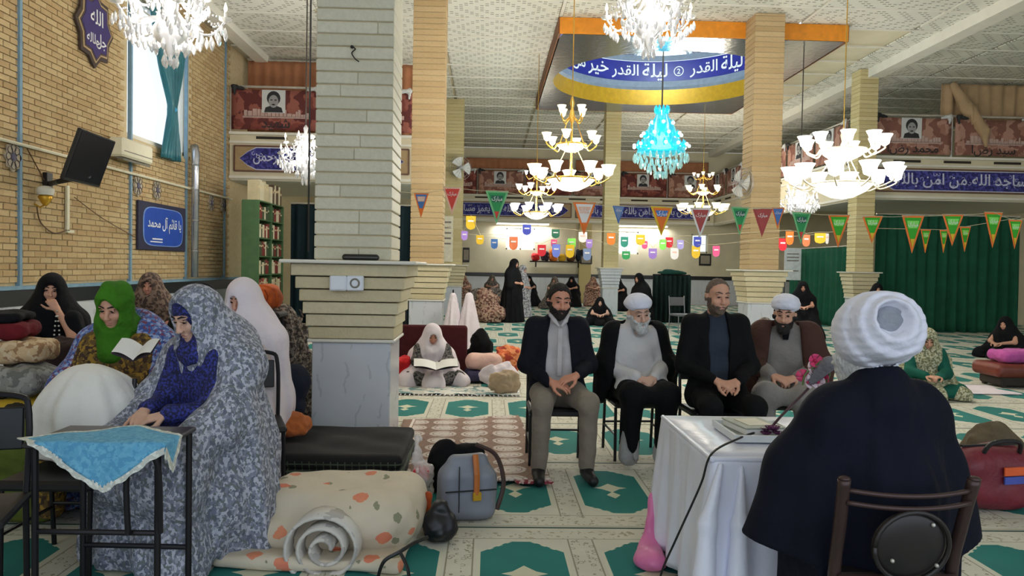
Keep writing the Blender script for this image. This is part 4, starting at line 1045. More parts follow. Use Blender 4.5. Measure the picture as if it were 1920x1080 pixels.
def balcony(label, A, B, depth, nb):
    A, B = Vector((*A, 0)), Vector((*B, 0)); d = B-A; L = d.length; rz = math.atan2(d.y, d.x); t = thing('balcony', label, 'balcony', A, rz)
    MB().box((L/2, depth/2, 3.43), (L, depth, .16)).build('floor_slab', M_WHITE, t)
    MB().box((L/2, 0, 3.9), (L, .09, 1.06)).build('fascia', M_PLASTER, t)
    MB().box((L/2, -.05, 4.42), (L, .16, .06)).build('ledge', M_WHITE, t); MB().box((L/2, -.04, 3.42), (L, .12, .06)).build('ledge', M_WHITE, t); MB().box((L/2, -.03, 4.22), (L, .12, .05)).build('ledge', M_WHITE, t)
    i = 0
    while .5+i*1.3 < L-.6: MB().box((.95+i*1.3, -.05, 4.33), (.7, .02, .06)).build('dark_slot', M_DK, t); i += 1
    MB().tube([(0, 0, 5.5), (L, 0, 5.5)], .028).build('hand_rail', M_CHROME, t)
    for k in range(nb+1): MB().tube([(L*k/nb, 0, 4.42), (L*k/nb, 0, 5.5)], .026).build('rail_post', M_CHROME, t)
    return A, rz, L
A_, rz_, L_ = balcony('left gallery balcony with russet curtains above the bookshelf', (LW+.02, 17.95), (-1.75, 17.95), 4, 2)
banner('maroon portrait banner on the left balcony by the brick wall', A_, rz_, 1.06, 2.02, M_BAN, cap='شهید'); banner('maroon portrait banner on the left balcony behind the nearest column', A_, rz_, 3.16, 2.02, M_BAN)
frieze('violet calligraphy frieze on the left balcony', A_, rz_, .12, 4.1, 'بسم الله الرحمن')
hanging('russet curtain above the left balcony rail', 'curtain', A_+Vector((0, .9, 0)), rz_, .1, 4.2, 4.5, 6.32, M_CUR, n=17, amp=.03)
A_, rz_, L_ = balcony('far gallery balcony across the end of the hall', (-2.5, 32), (9.4, 32), .35, 6)
for k, lab in enumerate(('leftmost portrait banner on the far balcony', 'second portrait banner from left on the far balcony, above the green pennant', 'third portrait banner from left on the far balcony, behind the white chandelier',
                         'fourth portrait banner on the far balcony, left of the slim column', 'fifth portrait banner on the far balcony, under the turquoise chandelier', 'sixth portrait banner on the far balcony, at its right end')):
    banner(lab, A_, rz_, .99+1.983*k, 1.9, M_BAN2 if k % 2 else M_BAN)
frieze('blue calligraphy frieze on the far balcony left of the slim column', A_, rz_, .2, 5.9, 'انما یعمر مساجد الله'); frieze('blue calligraphy frieze on the far balcony right of the slim column', A_, rz_, 6.1, 11.7, 'من امن بالله')
hanging('russet curtain above the far balcony, left half', 'curtain', A_+Vector((0, .25, 0)), rz_, .2, 5.8, 4.5, 6.0, M_CUR, n=22, amp=.03); hanging('russet curtain above the far balcony, right half', 'curtain', A_+Vector((0, .25, 0)), rz_, 6.1, 11.7, 4.5, 6.0, M_CUR, n=22, amp=.03)
A_, rz_, L_ = balcony('side gallery balcony running back along the right of the hall', (9.46, 32.38), (9.46, 19.55), .12, 6)
for k in range(6): banner('portrait banner %s on the side balcony' % ('farthest', 'second farthest', 'third farthest', 'fourth farthest', 'second nearest', 'nearest')[k], A_, rz_, 1.04+2.075*k, 1.98, M_BAN2)
A_, rz_, L_ = balcony('right gallery balcony facing the camera above the green curtains', (9.62, 19.3), (15.95, 19.3), 4, 3)
for k, (lab, cap) in enumerate((('dusty portrait banner on the right balcony beside the column', 'محمد رضا'), ('dusty portrait banner on the right balcony under the beige drape', 'سید رضا'), ('dusty portrait banner at the outer end of the right balcony', None))): banner(lab, A_, rz_, 1.05+2.08*k, 1.98, M_BAN2, cap=cap, face=k != 1)
frieze('long dark blue calligraphy frieze on the right balcony', A_, rz_, .12, 6.2, 'انما یعمر مساجد الله من امن بالله')
t = thing('drape', 'beige drape hanging over the right balcony with a gathered tail', 'curtain', (9.62, 19.55, 0))
pleats('cloth_panel', 1.95, 6.2, 5.3, 6.38, M_BEIGE, t, n=13, amp=.06)
f = S(); f.path([(2.2, -.12, 6.3), (2.5, -.22, 5.7), (2.85, -.42, 5.1), (2.88, -.44, 4.72)], [.1, .17, .13, .05], .08); f.disp(folds(7, .03, (2.6, -.25), 4.6, 6.5, .2)); skin(f, 'gathered_tail', M_BEIGE, t, .03)
hanging('wide deep green curtain under the right balcony', 'curtain', (9.7, 19.1, 0), 0, .05, 3.75, .02, 2.95, M_DGREEN, n=14, amp=.07)
hanging('deep green curtain running back behind the right column', 'curtain', (9.35, 23.6, 0), -PI/2, 0, 4.1, .02, 2.15, M_DGREEN, n=12, amp=.06)
hanging('dark navy green curtain under the left balcony behind the bookshelf', 'curtain', (-4.65, 18.2, 0), 0, 0, 2.9, .02, 2.85, M_DNAVY, n=12, amp=.06)

# ---- fluorescent tubes under the far balcony
M_TUBE = plain('lit fluorescent tube', (250, 250, 245), .4, 0, .01, emit=((255, 250, 240), 2.))
for x, lab in ((1.4, 'lit fluorescent tube under the far balcony, left'), (6.4, 'lit fluorescent tube under the far balcony, right')):
    t = thing('tube_light', lab, 'lamp', (x, 32.14, 3.27)); MB().box((0, 0, .05), (2.3, .12, .05)).build('batten', M_WHITE, t); MB().tube([(-1.1, 0, 0), (1.1, 0, 0)], .04).build('tube', M_TUBE, t)
    l = bpy.data.lights.new('tube_lamp', 'AREA'); l.shape = 'RECTANGLE'; l.size = 2.2; l.size_y = .08; l.energy = 14*LAMP; o = bpy.data.objects.new('tube_lamp', l); COL.objects.link(o); o.location = (x, 32.14, 3.2)

# ================================================================== CHANDELIERS
def crystal_mat(name, c, tr=.45, emit=0.):
    m = MN(name, .08); m.coords(); m.b.inputs['Transmission Weight'].default_value = tr; m.b.inputs['IOR'].default_value = 1.5
    if emit: m.b.inputs['Emission Color'].default_value = lin(c); m.b.inputs['Emission Strength'].default_value = emit
    return m.base(c)
M_CRY = crystal_mat('clear crystal', (244, 244, 246), .5); M_CYAN = crystal_mat('turquoise lit crystal', (30, 190, 214), .2, .55); M_PEAR = crystal_mat('pale turquoise crystal', (186, 226, 224), .4, .08)
M_BULB = plain('lit candle bulb', (255, 240, 210), .4, 0, .01, emit=((255, 238, 205), 7.)); M_BULBC = plain('lit cool bulb', (230, 250, 255), .4, 0, .01, emit=((215, 248, 255), 5.))
M_GOLDM = plain('polished gold metal', (214, 172, 84), .25, .8); M_SHADE = plain('lit frosted shade', (255, 244, 214), .5, 0, .01, emit=((255, 238, 200), 1.5)); M_SHADEW = plain('lit white frosted shade', (255, 252, 244), .5, 0, .01, emit=((255, 250, 238), 2.6))
M_BOWL = plain('lit alabaster bowl', (255, 248, 228), .5, 0, .01, emit=((255, 244, 220), 2.2)); M_CORD = plain('dark cord', (70, 64, 58), .7)
def lamp(name, loc, e, c, r=.2):
    l = bpy.data.lights.new(name, 'POINT'); l.energy = e*LAMP; l.color = c; l.shadow_soft_size = r; o = bpy.data.objects.new(name, l); COL.objects.link(o); o.location = loc; return o
DROP = MB().lathe([(.001, .0), (.011, -.02), (.02, -.055), (.012, -.085), (.001, -.1)], (0, 0, 0), 6)
def crystal(label, loc, R, hgt, energy=150, cm=None, bulb=None, metal=None, narm=10, ztop=CZ, group='crystal chandeliers', ndrop=9):
    cm = cm or M_CRY; bulb = bulb or M_BULB; t = thing('chandelier', label, 'chandelier', loc, 0, group)
    MB().tube([(0, 0, hgt*.4), (0, 0, ztop-loc[2])], .012).build('rod', M_CORD, t)
    MB().lathe([(.01, hgt*.55), (.09*R, hgt*.5), (.05*R, hgt*.4), (.16*R, hgt*.3), (.22*R, hgt*.2), (.1*R, hgt*.1), (.2*R, 0), (.34*R, -.1*hgt), (.3*R, -.18*hgt), (.12*R, -.24*hgt), (.06*R, -.32*hgt), (.01, -.36*hgt)], (0, 0, 0), 14).build('glass_column', cm, t, True)
    MB().lathe([(.3*R, hgt*.34), (.34*R, hgt*.37), (.3*R, hgt*.39)], (0, 0, 0), 20).build('crown_ring', cm, t, True); MB().lathe([(.54*R, -.1*hgt), (.6*R, -.08*hgt), (.55*R, -.05*hgt)], (0, 0, 0), 24).build('lower_ring', cm, t, True)
    dm = DROP.mesh('crystal_drop', cm, False); k = R/.55
    am = cup = ca = bu = None
    for i in range(narm):
        a = 2*PI*i/narm+.2; lv = i % 2; rr = R*(1. if lv == 0 else .7); zz = .02*hgt if lv == 0 else .24*hgt
        rot = (0, 0, a); pts = spline([(.1*R, 0, .06*hgt+zz), (.4*rr, 0, -.1*hgt+zz), (.75*rr, 0, -.13*hgt+zz), (rr, 0, zz)], 5)
        arm_ = link('arm', MB().tube(pts, .014*k, 6).mesh('arm', cm, True), t, (0, 0, 0), rot)
        MB().lathe([(.01, zz-.01), (.06*k, zz+.005), (.07*k, zz+.03)], (rr, 0, 0), 10).build('drip_cup', cm, arm_, True)
        MB().lathe([(.014*k, zz+.01), (.014*k, zz+.1*k)], (rr, 0, 0), 8).build('candle', M_WHITE, arm_); MB().lathe([(.004, zz+.1*k), (.019*k, zz+.125*k), (.016*k, zz+.15*k), (.002, zz+.2*k)], (rr, 0, 0), 8).build('bulb', bulb, arm_, True)
        for j in range(ndrop):
            b = a+2*PI/narm*(j/ndrop-.4); q = rr*(1.0-.12*(j % 3)); link('crystal_drop', dm, t, (q*math.cos(b), q*math.sin(b), zz-.02-.05*(j % 3)-.05*k), (0, 0, b)).scale = (k*1.25,)*3
    for n, r_, z_ in ((18, .57, -.1), (10, .32, -.2), (5, .12, -.32), (9, .33, .33)):
        for i in range(n): b = 2*PI*i/n+r_; link('crystal_drop', dm, t, (R*r_*math.cos(b), R*r_*math.sin(b), hgt*z_), (0, 0, b)).scale = (k*1.35,)*3
    ch = MB()
    for i in range(narm):
        a = 2*PI*i/narm+.2; b = 2*PI*(i+1)/narm+.2
        for p in arc((.32*R*math.cos(a), .32*R*math.sin(a), hgt*.36), (R*.9*math.cos(a), R*.9*math.sin(a), .06*hgt), .09*hgt, 9): ch.ball(p, .012*k, 5, 3)
        for p in arc((R*.9*math.cos(a), R*.9*math.sin(a), .03*hgt), (R*.9*math.cos(b), R*.9*math.sin(b), .03*hgt), .1*hgt, 8): ch.ball(p, .012*k, 5, 3)
    ch.build('bead_chains', cm, t, True, kind='stuff')
    lamp('chandelier_lamp', Vector(loc)+Vector((0, 0, .1*hgt)), energy, (1, .96, .9), R*.5); return t
crystal('large crystal chandelier before the tall left window', (-3.28, 8.0, 3.93), .53, 1.15, 70)
crystal('large crystal chandelier at top centre before the mirror frame', (1.83, 9.0, 4.42), .52, 1.15, 70)
crystal('crystal chandelier half hidden behind the nearest column', (-3.3, 13.9, 3.33), .5, 1.1, 60)
crystal('bright crystal chandelier right of the brick column, above the green pennant', (6.6, 16.2, 2.95), .42, .9, 60, ztop=6.13)
def tiered(label, loc, tiers, energy, gold=None, shade_m=None, bowl_m=None, ztop=CZ, group='bowl chandeliers'):
    """stem, and per tier a lit bowl with arms carrying tulip shades"""
    gold = gold or M_GOLDM; shade_m = shade_m or M_SHADE; bowl_m = bowl_m or M_BOWL
    t = thing('chandelier', label, 'chandelier', loc, 0, group)
    MB().tube([(0, 0, tiers[0][1]), (0, 0, ztop-loc[2])], .008).build('rod', M_GOLDM, t)
    MB().lathe([(.016, tiers[-1][1]), (.03, tiers[-1][1]+.1), (.016, tiers[-1][1]+.2), (.016, tiers[0][1]-.1), (.05, tiers[0][1]), (.02, tiers[0][1]+.12), (.04, tiers[0][1]+.2), (.012, tiers[0][1]+.3)], (0, 0, 0), 12).build('stem', gold, t, True)
    for R, z, n, rb in tiers:
        if rb: MB().lathe([(.005, z-rb*.5), (rb*.35, z-rb*.45), (rb*.75, z-rb*.25), (rb, z), (rb*.97, z+.01), (rb*.7, z-rb*.2)], (0, 0, 0), 24).build('glass_bowl', bowl_m, t, True); MB().lathe([(rb*.99, z-.012), (rb*1.03, z), (rb*.99, z+.015)], (0, 0, 0), 24).build('bowl_rim', gold, t, True)
        s = R*.2 if n > 4 else R*.34
        for i in range(n):
            a = 2*PI*i/n+z; p = spline([(max(rb, .04), 0, z), (R*.72, 0, z-.07), (R, 0, z), (R, 0, z+.04)], 5)
            am = link('arm', MB().tube(p, .011, 6).mesh('arm', gold, True), t, (0, 0, 0), (0, 0, a))
            MB().lathe([(.012, z+.03), (s*.55, z+.06), (s*.7, z+.06+s*.7), (s, z+.06+s*1.25), (s*.93, z+.06+s*1.25), (s*.6, z+.06+s*.7), (.02, z+.08)], (R, 0, 0), 12).build('lamp_shade', shade_m, am, True)
    for (R, z, n, rb), (R2, z2, n2, rb2) in zip(tiers, tiers[1:]):
        for i in range(3): a = 2*PI*i/3+.4; MB().tube([(.06*math.cos(a), .06*math.sin(a), z), (rb2*.98*math.cos(a), rb2*.98*math.sin(a), z2)], .006, 5).build('chain', gold, t)
    lamp('chandelier_lamp', Vector(loc)+Vector((0, 0, -.1)), energy, (1, .95, .87), .4); return t
p = P(1071, 300, 11.2)
tiered('large gold three-tier chandelier hanging before the blue dome ring', p, [(.2, .62, 4, 0), (.38, .22, 6, .22), (.55, -.28, 7, .36)], 85)
p = P(1006, 370, 18)
tiered('small white three-tier chandelier beside the large gold one', p, [(.25, .5, 5, 0), (.42, .13, 6, .17), (.55, -.36, 8, .32)], 70, shade_m=M_SHADEW)
p = P(1318, 370, 24)
tiered('small gold three-tier chandelier left of the brick column', p, [(.3, .63, 5, 0), (.5, .17, 6, .21), (.7, -.45, 8, .38)], 80)
p = P(1580, 310, 10.2)
tiered('glaring white two-tier chandelier before the right balcony', p, [(.5, .2, 9, .3), (.66, -.25, 10, .4)], 85, gold=plain('glare paled metal', (226, 214, 186), .35, .4), shade_m=M_SHADEW, bowl_m=plain('glaring white bowl', (255, 255, 250), .5, 0, .01, emit=((255, 252, 244), 3.2)))  # gold metal painted pale cream, the lamps' glare put into its colour
# turquoise chandelier under the dome
t = thing('chandelier', 'turquoise crystal cone chandelier hanging from the dome', 'chandelier', (DOME.x, DOME.y, 4.6), 0, 'crystal chandeliers')
MB().tube([(0, 0, .8), (0, 0, 4.3)], .02).build('rod', M_CORD, t)
MB().lathe([(.02, .85), (.12, .8), (.2, .6), (.34, .4), (.42, .15), (.56, -.05), (.6, -.22), (.3, -.3), (.02, -.35)], (0, 0, 0), 24).build('crystal_cone', M_CYAN, t, True)
dm = DROP.mesh('crystal_drop', M_PEAR, False); dc = DROP.mesh('crystal_drop', M_CYAN, False); bm_ = MB().ball((0, 0, 0), .042, 8, 6).mesh('bulb', M_BULBC, True)
for n, r_, z_, s in ((26, .66, -.25, 2.2), (22, .5, -.42, 2.), (14, .32, -.55, 2.), (7, .14, -.66, 2.2)):
    for i in range(n): a = 2*PI*i/n; link('crystal_drop', dm, t, (r_*math.cos(a), r_*math.sin(a), z_), (0, 0, a)).scale = (s,)*3
for n, r_, z_ in ((10, .16, .95), (12, .27, .6), (14, .42, .32), (18, .58, .08)):
    for i in range(n): a = 2*PI*i/n+z_; link('crystal_drop', dc, t, (r_*math.cos(a), r_*math.sin(a), z_), (0, 0, a)).scale = (2.1,)*3
for n, r_, z_ in ((6, .3, .5), (9, .5, .22), (13, .68, -.06)):
    for i in range(n): a = 2*PI*i/n+z_*3; link('bulb', bm_, t, (r_*math.cos(a), r_*math.sin(a), z_))
lamp('chandelier_lamp', (DOME.x, DOME.y, 4.7), 90, (.7, .95, 1.), .7); lamp('chandelier_lamp', (DOME.x, DOME.y, 7.3), 40, (.8, .97, 1.), .5)  # second lamp stands alone inside the cupola, apart from the chandelier bulbs

# ================================================================== PENNANTS AND PAPER TAGS
M_STR = plain('string', (190, 180, 150), .8)
PC = {'red': (214, 70, 60), 'green': (46, 150, 84), 'orange': (236, 120, 40), 'yellow': (226, 186, 40), 'blue': (74, 120, 190), 'dkred': (176, 74, 70), 'white': (232, 228, 226), 'lgreen': (120, 190, 130), 'pale': (232, 190, 170), 'lime': (54, 168, 30), 'pink': (226, 90, 140), 'purple': (158, 124, 206), 'teal': (40, 134, 116), 'lav': (170, 160, 222), 'peri': (110, 130, 220), 'ltgreen': (134, 224, 96), 'navy': (54, 66, 166), 'dgreen': (36, 102, 80), 'slate': (120, 140, 180), 'crimson': (214, 34, 52), 'coral': (242, 130, 84)}
def pc(k): return plain('printed paper '+k, PC[k], .7, 0, .06)
def pennant(label, cx, ty, w, h, cols, Y, tilt=0., word='مبارک'):
    o = P(cx, ty, Y); k = Y/FPX; w, h = w*k, h*k; t = thing('pennant', label, 'pennant', o, tilt, 'bunting pennants')
    b, f, e = cols; tri = lambda s, z0, y, th=.003: MB().prism([(-w/2*s, z0), (w/2*s, z0), (0, z0-h*s)], th, Matrix.Translation((0, y, 0)))
    tri(1, 0, 0).build('border', pc(b), t); tri(.76, -h*.06, -.003).build('field', pc(f), t)
    if e: MB().prism([(-w*.1, -h*.62), (w*.1, -h*.62), (0, -h*.86)], .003, Matrix.Translation((0, -.006, 0))).build('tip_print', pc(e), t); MB().prism([(-w*.27, -h*.14), (w*.27, -h*.14), (w*.2, -h*.34), (-w*.2, -h*.34)], .003, Matrix.Translation((0, -.005, 0))).build('printed_patch', pc({'lime': 'ltgreen', 'green': 'dgreen', 'orange': 'blue'}.get(f, 'pale')), t)
    vs, fs = text_mesh(word, 1.); s = w*.46/(max(v[0] for v in vs)*2)
    MB().add([(v[0]*s, v[1]*s*1.3, 0) for v in vs], fs, Matrix.Translation((0, -.0085, -h*.25)) @ XZ).build('print_script', pc('white'), t)
    MB().box((0, 0, .0), (w, .006, .006)).build('hem', M_STR, t); return o
PEN = [('blue and orange pennant before the second brick column', 790, 362, 28, 46, ('orange', 'blue', 'orange')), ('red pennant with pale border just right of the second brick column', 848, 351, 36, 52, ('pale', 'red', None)), ('large green pennant with light green border and red tip, left of the chandeliers', 932, 358, 44, 62, ('lgreen', 'green', 'red')),
       ('orange pennant with blue and white centre under the gold chandelier', 1096, 379, 44, 62, ('orange', 'white', 'orange')), ('narrow blue pennant before the slim column', 1160, 386, 24, 34, ('blue', 'slate', None)), ('yellow and orange pennant right of the slim column', 1241, 387, 46, 56, ('yellow', 'orange', 'orange')),
       ('faded red pennant with white border under the small gold chandelier', 1314, 390, 40, 56, ('white', 'dkred', None)), ('green pennant just left of the right brick column', 1388, 388, 38, 54, ('lgreen', 'green', 'red')), ('dull red pennant before the right brick column', 1430, 391, 38, 54, ('dkred', 'dkred', None)),
       ('small orange and blue pennant at the right edge of the brick column', 1459, 389, 24, 42, ('orange', 'blue', None)), ('light green pennant right of the brick column', 1503, 398, 40, 60, ('lgreen', 'green', 'red'))]
PEN2 = [('orange-edged lime pennant left of the right column', 1573, 403, 40, 62), ('orange-edged lime pennant on the right column', 1636, 405, 38, 52), ('long orange-edged lime pennant first right of the column', 1712, 404, 42, 72), ('orange-edged lime pennant above two small ones on the green curtain', 1787, 402, 40, 60), ('tall orange-edged lime pennant near the right end of the string', 1863, 398, 40, 68), ('orange-edged lime pennant last on the string at the right edge', 1904, 412, 30, 56)]
PEN3 = [('small lime pennant first on the lower string', 1736, 430, 20, 45), ('small lime pennant second on the lower string', 1770, 431, 17, 44), ('small lime pennant last on the lower string', 1810, 425, 23, 48)]
pts = [P(700, 352, 8.2)]
for lab, cx, ty, w, h, c in PEN: pts += [pennant(lab, cx, ty, w, h, c, 8.0, random.uniform(-.2, .2))]
for lab, cx, ty, w, h in PEN2: pts += [pennant(lab, cx, ty, w, h, ('orange', 'lime', 'yellow'), 8.0, random.uniform(-.15, .15))]
pts += [P(1990, 395, 8.)]
tag(MB().tube(sum([arc(a, b, .012, 4)[:-1] for a, b in zip(pts, pts[1:])], [])+[pts[-1]], .003, 5).build('bunting_string', M_STR), 'thin string carrying the row of triangle pennants across the hall', 'string')
pts = [P(1636, 428, 8.6)]
for lab, cx, ty, w, h in PEN3: pts += [pennant(lab, cx, ty, w, h, ('orange', 'lime', 'yellow'), 8.6, random.uniform(-.15, .15))]
pts += [P(1912, 408, 8.6)]
tag(MB().tube(pts, .003, 5).build('bunting_string', M_STR), 'lower thin string with three small lime pennants before the green curtain', 'string')
TAGS = [('purple', 871, 433, 12, 18), ('yellow', 883, 405, 18, 26), ('yellow', 900, 441, 14, 18), ('blue', 927, 448, 13, 19), ('coral', 963, 444, 16, 25), ('navy', 988, 421, 16, 20), ('dgreen', 1042, 430, 15, 17), ('crimson', 1016, 459, 16, 22), ('pink', 1039, 449, 12, 15), ('peri', 1043, 458, 16, 25), ('ltgreen', 1072, 447, 15, 20), ('yellow', 1069, 459, 16, 25), ('white', 1093, 435, 17, 20), ('purple', 1105, 449, 12, 17), ('slate', 1101, 466, 15, 23), ('orange', 1146, 437, 16, 23),
        ('teal', 1171, 444, 14, 20), ('green', 1174, 471, 15, 16), ('yellow', 1201, 440, 17, 20), ('pink', 1209, 452, 11, 15), ('purple', 1224, 466, 16, 20), ('ltgreen', 1243, 449, 13, 20), ('crimson', 1255, 445, 15, 20), ('lav', 1276, 450, 13, 18), ('white', 1265, 465, 15, 22), ('navy', 1308, 444, 15, 20), ('yellow', 1305, 461, 17, 24), ('pink', 1343, 461, 13, 21), ('yellow', 1300, 462, 6, 16), ('crimson', 1468, 447, 16, 24), ('orange', 1481, 434, 16, 26), ('coral', 1512, 440, 15, 23), ('yellow', 1538, 437, 20, 20), ('white', 1551, 438, 8, 20)]
ORD = ['first', 'second', 'third', 'fourth', 'fifth', 'sixth', 'seventh']; NUM = {}; NICE = {'lav': 'lavender', 'peri': 'periwinkle', 'ltgreen': 'light green', 'dgreen': 'dark green', 'navy': 'deep blue'}
Yt = 12.0; pts = [P(838, 428, Yt)]
for c, cx, ty, w, h in TAGS: NUM[c] = NUM.get(c, 0)+1
cnt = {}; hi, lo = [], []
for c, cx, ty, w, h in TAGS:
    cnt[c] = cnt.get(c, 0)+1; n = NICE.get(c, c); k = Yt/FPX
    lab = ('%s paper tag on the far garland' % n) if NUM[c] == 1 else '%s %s paper tag from the left on the far garland' % (ORD[cnt[c]-1], n)
    o = P(cx, ty, Yt); W, Hh = w*k, h*k
    t = thing('paper_tag', lab, 'paper tag', o, random.uniform(-.3, .3), 'paper tags on the far garland')
    MB().prism([(-W/2, 0), (W/2, 0), (W/2, -Hh*.7), (W*.36, -Hh*.9), (0, -Hh), (-W*.36, -Hh*.9), (-W/2, -Hh*.7)], .004).build('paper', pc(c), t)
    MB().prism([(-W*.3, -Hh*.3), (W*.3, -Hh*.3), (W*.3, -Hh*.42), (-W*.3, -Hh*.42)], .003, Matrix.Translation((0, -.004, 0))).build('printed_stripe', pc('white' if c != 'white' else 'pale'), t)
    MB().tube([(0, 0, -.01), (0, 0, .02)], .003, 4).build('loop', M_STR, t); (hi if ty < 446 else lo).append((cx, o+Vector((0, 0, .02))))
for ps, lab in ((hi, 'thin upper string of the far garland of coloured paper tags'), (lo, 'thin lower string of the far garland of coloured paper tags')):
    ps = [p for _, p in sorted(ps, key=lambda q: q[0])]; tag(MB().tube([ps[0]+Vector((-.4, 0, .05))]+ps+[ps[-1]+Vector((.5, 0, .05))], .003, 4).build('garland_string', M_STR), lab, 'string')
# ================================================================== THINGS ON THE LEFT WALL AND COLUMN
M_DARKTV = plain('black plastic screen', (22, 22, 28), .25); M_BLKP = plain('black plastic', (20, 20, 22), .45); M_CREAMP = plain('cream plastic', (222, 216, 192), .5, 0, .04); M_BRASS = plain('yellow brass', (208, 160, 50), .35, .6)
M_SILVER = plain('silver duct foil', (190, 192, 200), .25, .8); M_WIRE = plain('brown wire', (92, 66, 44), .6); M_WIREB = plain('black wire', (18, 18, 20), .5)
RX = Matrix.Rotation(PI/2, 4, 'Z')      # local -Y front turned to face +X
# television
t = thing('television', 'black flat television tilted on a bracket arm on the left brick wall', 'television', P(167, 298, 9.9), PI/2+.07)
MT = Matrix.Rotation(.33, 4, 'X')
MB().box((0, 0, 0), (1.0, .05, .65), M=MT, bev=.01).build('casing', M_BLKP, t); MB().box((0, -.028, .01), (.95, .006, .6), M=MT).build('screen', M_DARKTV, t); MB().box((0, .05, -.02), (.4, .06, .3), M=MT, bev=.01).build('rear_box', M_BLKP, t)
wp = P(100, 345, 10.55); wp.x = LW+.03; t2 = thing('wall_bracket', 'black folding wall bracket arm carrying the television', 'bracket', wp)
e = Vector(t.location)-wp+Vector((-.05, .1, -.2)); MB().box((.03, 0, 0), (.06, .14, .3), bev=.006).build('wall_plate', M_BLKP, t2)
MB().tube([(.05, 0, 0), e*.5+Vector((0, -.18, -.04)), e], .035, 8).build('arm', M_BLKP, t2)
# air conditioner
t = thing('air_conditioner', 'white split air conditioner under the tall window', 'air conditioner', (LW+.16, 12.75, 3.24))
MB().box((0, 0, .0), (.24, 1.06, .3), bev=.03).build('housing', M_CREAMP, t); MB().box((.02, 0, -.165), (.16, .96, .035), ry=.3).build('louvre', M_GREYST, t); MB().box((.122, 0, -.06), (.01, 1.0, .012)).build('panel_groove', M_GREYST, t)
# star plaque
t = thing('star_plaque', 'violet eight-pointed star plaque with white script high on the left wall', 'plaque', (LW+.06, 11.75, 4.92), PI/2)
def star(R, r, n=8): return [((R if i % 2 == 0 else r)*math.sin(PI*i/n)*.92, (R if i % 2 == 0 else r)*math.cos(PI*i/n)) for i in range(2*n)]
for nm, R, y, m in (('dark_rim', .6, 0, plain('dark bronze rim', (62, 48, 44), .6)), ('gold_line', .525, -.014, plain('tan gold line', (176, 150, 112), .5)), ('brown_band', .49, -.02, plain('brown band', (74, 58, 60), .6)), ('violet_field', .455, -.026, plain('deep violet field', (52, 38, 104), .5))):
    MB().prism(star(R, R*.8), .03, Matrix.Translation((0, y, 0))).build(nm, m, t)
lettering('script', 'الله', .3, M_LETTER, t, Matrix.Translation((0, -.044, .16)) @ XZ); lettering('script', 'جل', .24, M_LETTER, t, Matrix.Translation((.13, -.044, -.18)) @ XZ); lettering('script', 'جلاله', .2, M_LETTER, t, Matrix.Translation((-.1, -.044, -.2)) @ XZ)
# blue framed screen
t = thing('framed_sign', 'blue framed calligraphy sign between two trims on the left wall', 'sign', (LW+.05, 14.22, 2.07), PI/2)
MB().box((0, 0, 0), (2.0, .05, .84), bev=.01).build('frame', plain('dark indigo frame', (38, 38, 66), .5), t)
fld = [(.82*math.copysign(1, math.cos(a))*abs(math.cos(a))**.35, .33*math.copysign(1, math.sin(a))*abs(math.sin(a))**.5) for a in [2*PI*i/40 for i in range(40)]]
MB().prism([(x*1.04, z*1.05) for x, z in fld], .01, Matrix.Translation((0, -.026, 0))).build('pale_line', plain('pale blue line', (120, 150, 210), .5), t)
MB().prism(fld, .012, Matrix.Translation((0, -.03, 0))).build('blue_field', plain('bright blue field', (34, 74, 172), .4, 0, .15, 3), t)
lettering('script', 'یا قائم آل محمد', .235, M_LETTER, t, Matrix.Translation((.03, -.038, .04)) @ XZ)
MB().box((-.3, -.038, -.22), (.42, .003, .025)).build('small_line', M_LETTER, t); MB().box((-.34, -.038, -.27), (.5, .003, .02)).build('small_line', M_LETTER, t)
# medallions
for i, (y, lab) in enumerate(((9.82, 'pierced wall medallion left of the television, nearest of six'), (13.25, 'pierced wall medallion above the blue sign, left one'), (14.0, 'pierced wall medallion above the blue sign, right one'), (15.85, 'pierced wall medallion first past the silver duct'), (16.7, 'pierced wall medallion second past the silver duct'), (17.45, 'pierced wall medallion nearest the left balcony'))):
    t = thing('medallion', lab, 'medallion', (LW+.04, y, 2.73), PI/2, 'wall medallions')
    MB().prism([((.15+.02*math.cos(8*a))*math.cos(a), (.17+.02*math.cos(8*a))*math.sin(a)) for a in [2*PI*k/48 for k in range(48)]], .02).build('backing', plain('pale medallion ground', (172, 160, 140), .7), t)
    for k in range(8): a = 2*PI*k/8; MB().lathe([(.028, -.006), (.05, -.014), (.05, .006)], (.1*math.cos(a), -.012, .11*math.sin(a)), 8, 0, Matrix.Rotation(PI/2, 3, 'X')).build('petal', plain('dark violet petal', (60, 52, 70), .6), t)
    MB().ball((0, -.012, 0), (.05, .02, .055), 10, 6).build('boss', plain('slate boss', (84, 80, 104), .5), t)
# conduits, duct, sconce, wires
tag(MB().tube([(LW+.085, y, 2.9) for y in (8.5, 12, 15, 17.9)], .022, 6).build('conduit', M_CREAMP), 'long cream conduit pipe running level along the left wall', 'pipe')
t = thing('cable_duct', 'short vertical white cable duct under the television', 'pipe', (LW+.05, 11.05, 1.86)); MB().box((0, 0, .32), (.04, .06, .64), bev=.005).build('duct', M_CREAMP, t); MB().box((0, .06, .0), (.04, .18, .04)).build('foot', M_CREAMP, t)
t = thing('exhaust_duct', 'silver flue pipe standing against the left wall past the blue sign', 'pipe', (LW+.18, 15.42, 1.15))
MB().tube([(0, 0, .0), (0, 0, 2.2), (.0, .02, 2.42), (-.06, .1, 2.6)], [.07, .07, .075, .08], 10).build('pipe', M_SILVER, t, True)
for z in (.5, 1.1, 1.7, 2.2): MB().lathe([(.074, z), (.084, z+.02), (.074, z+.04)], (0, 0, 0), 12).build('collar', M_SILVER, t)
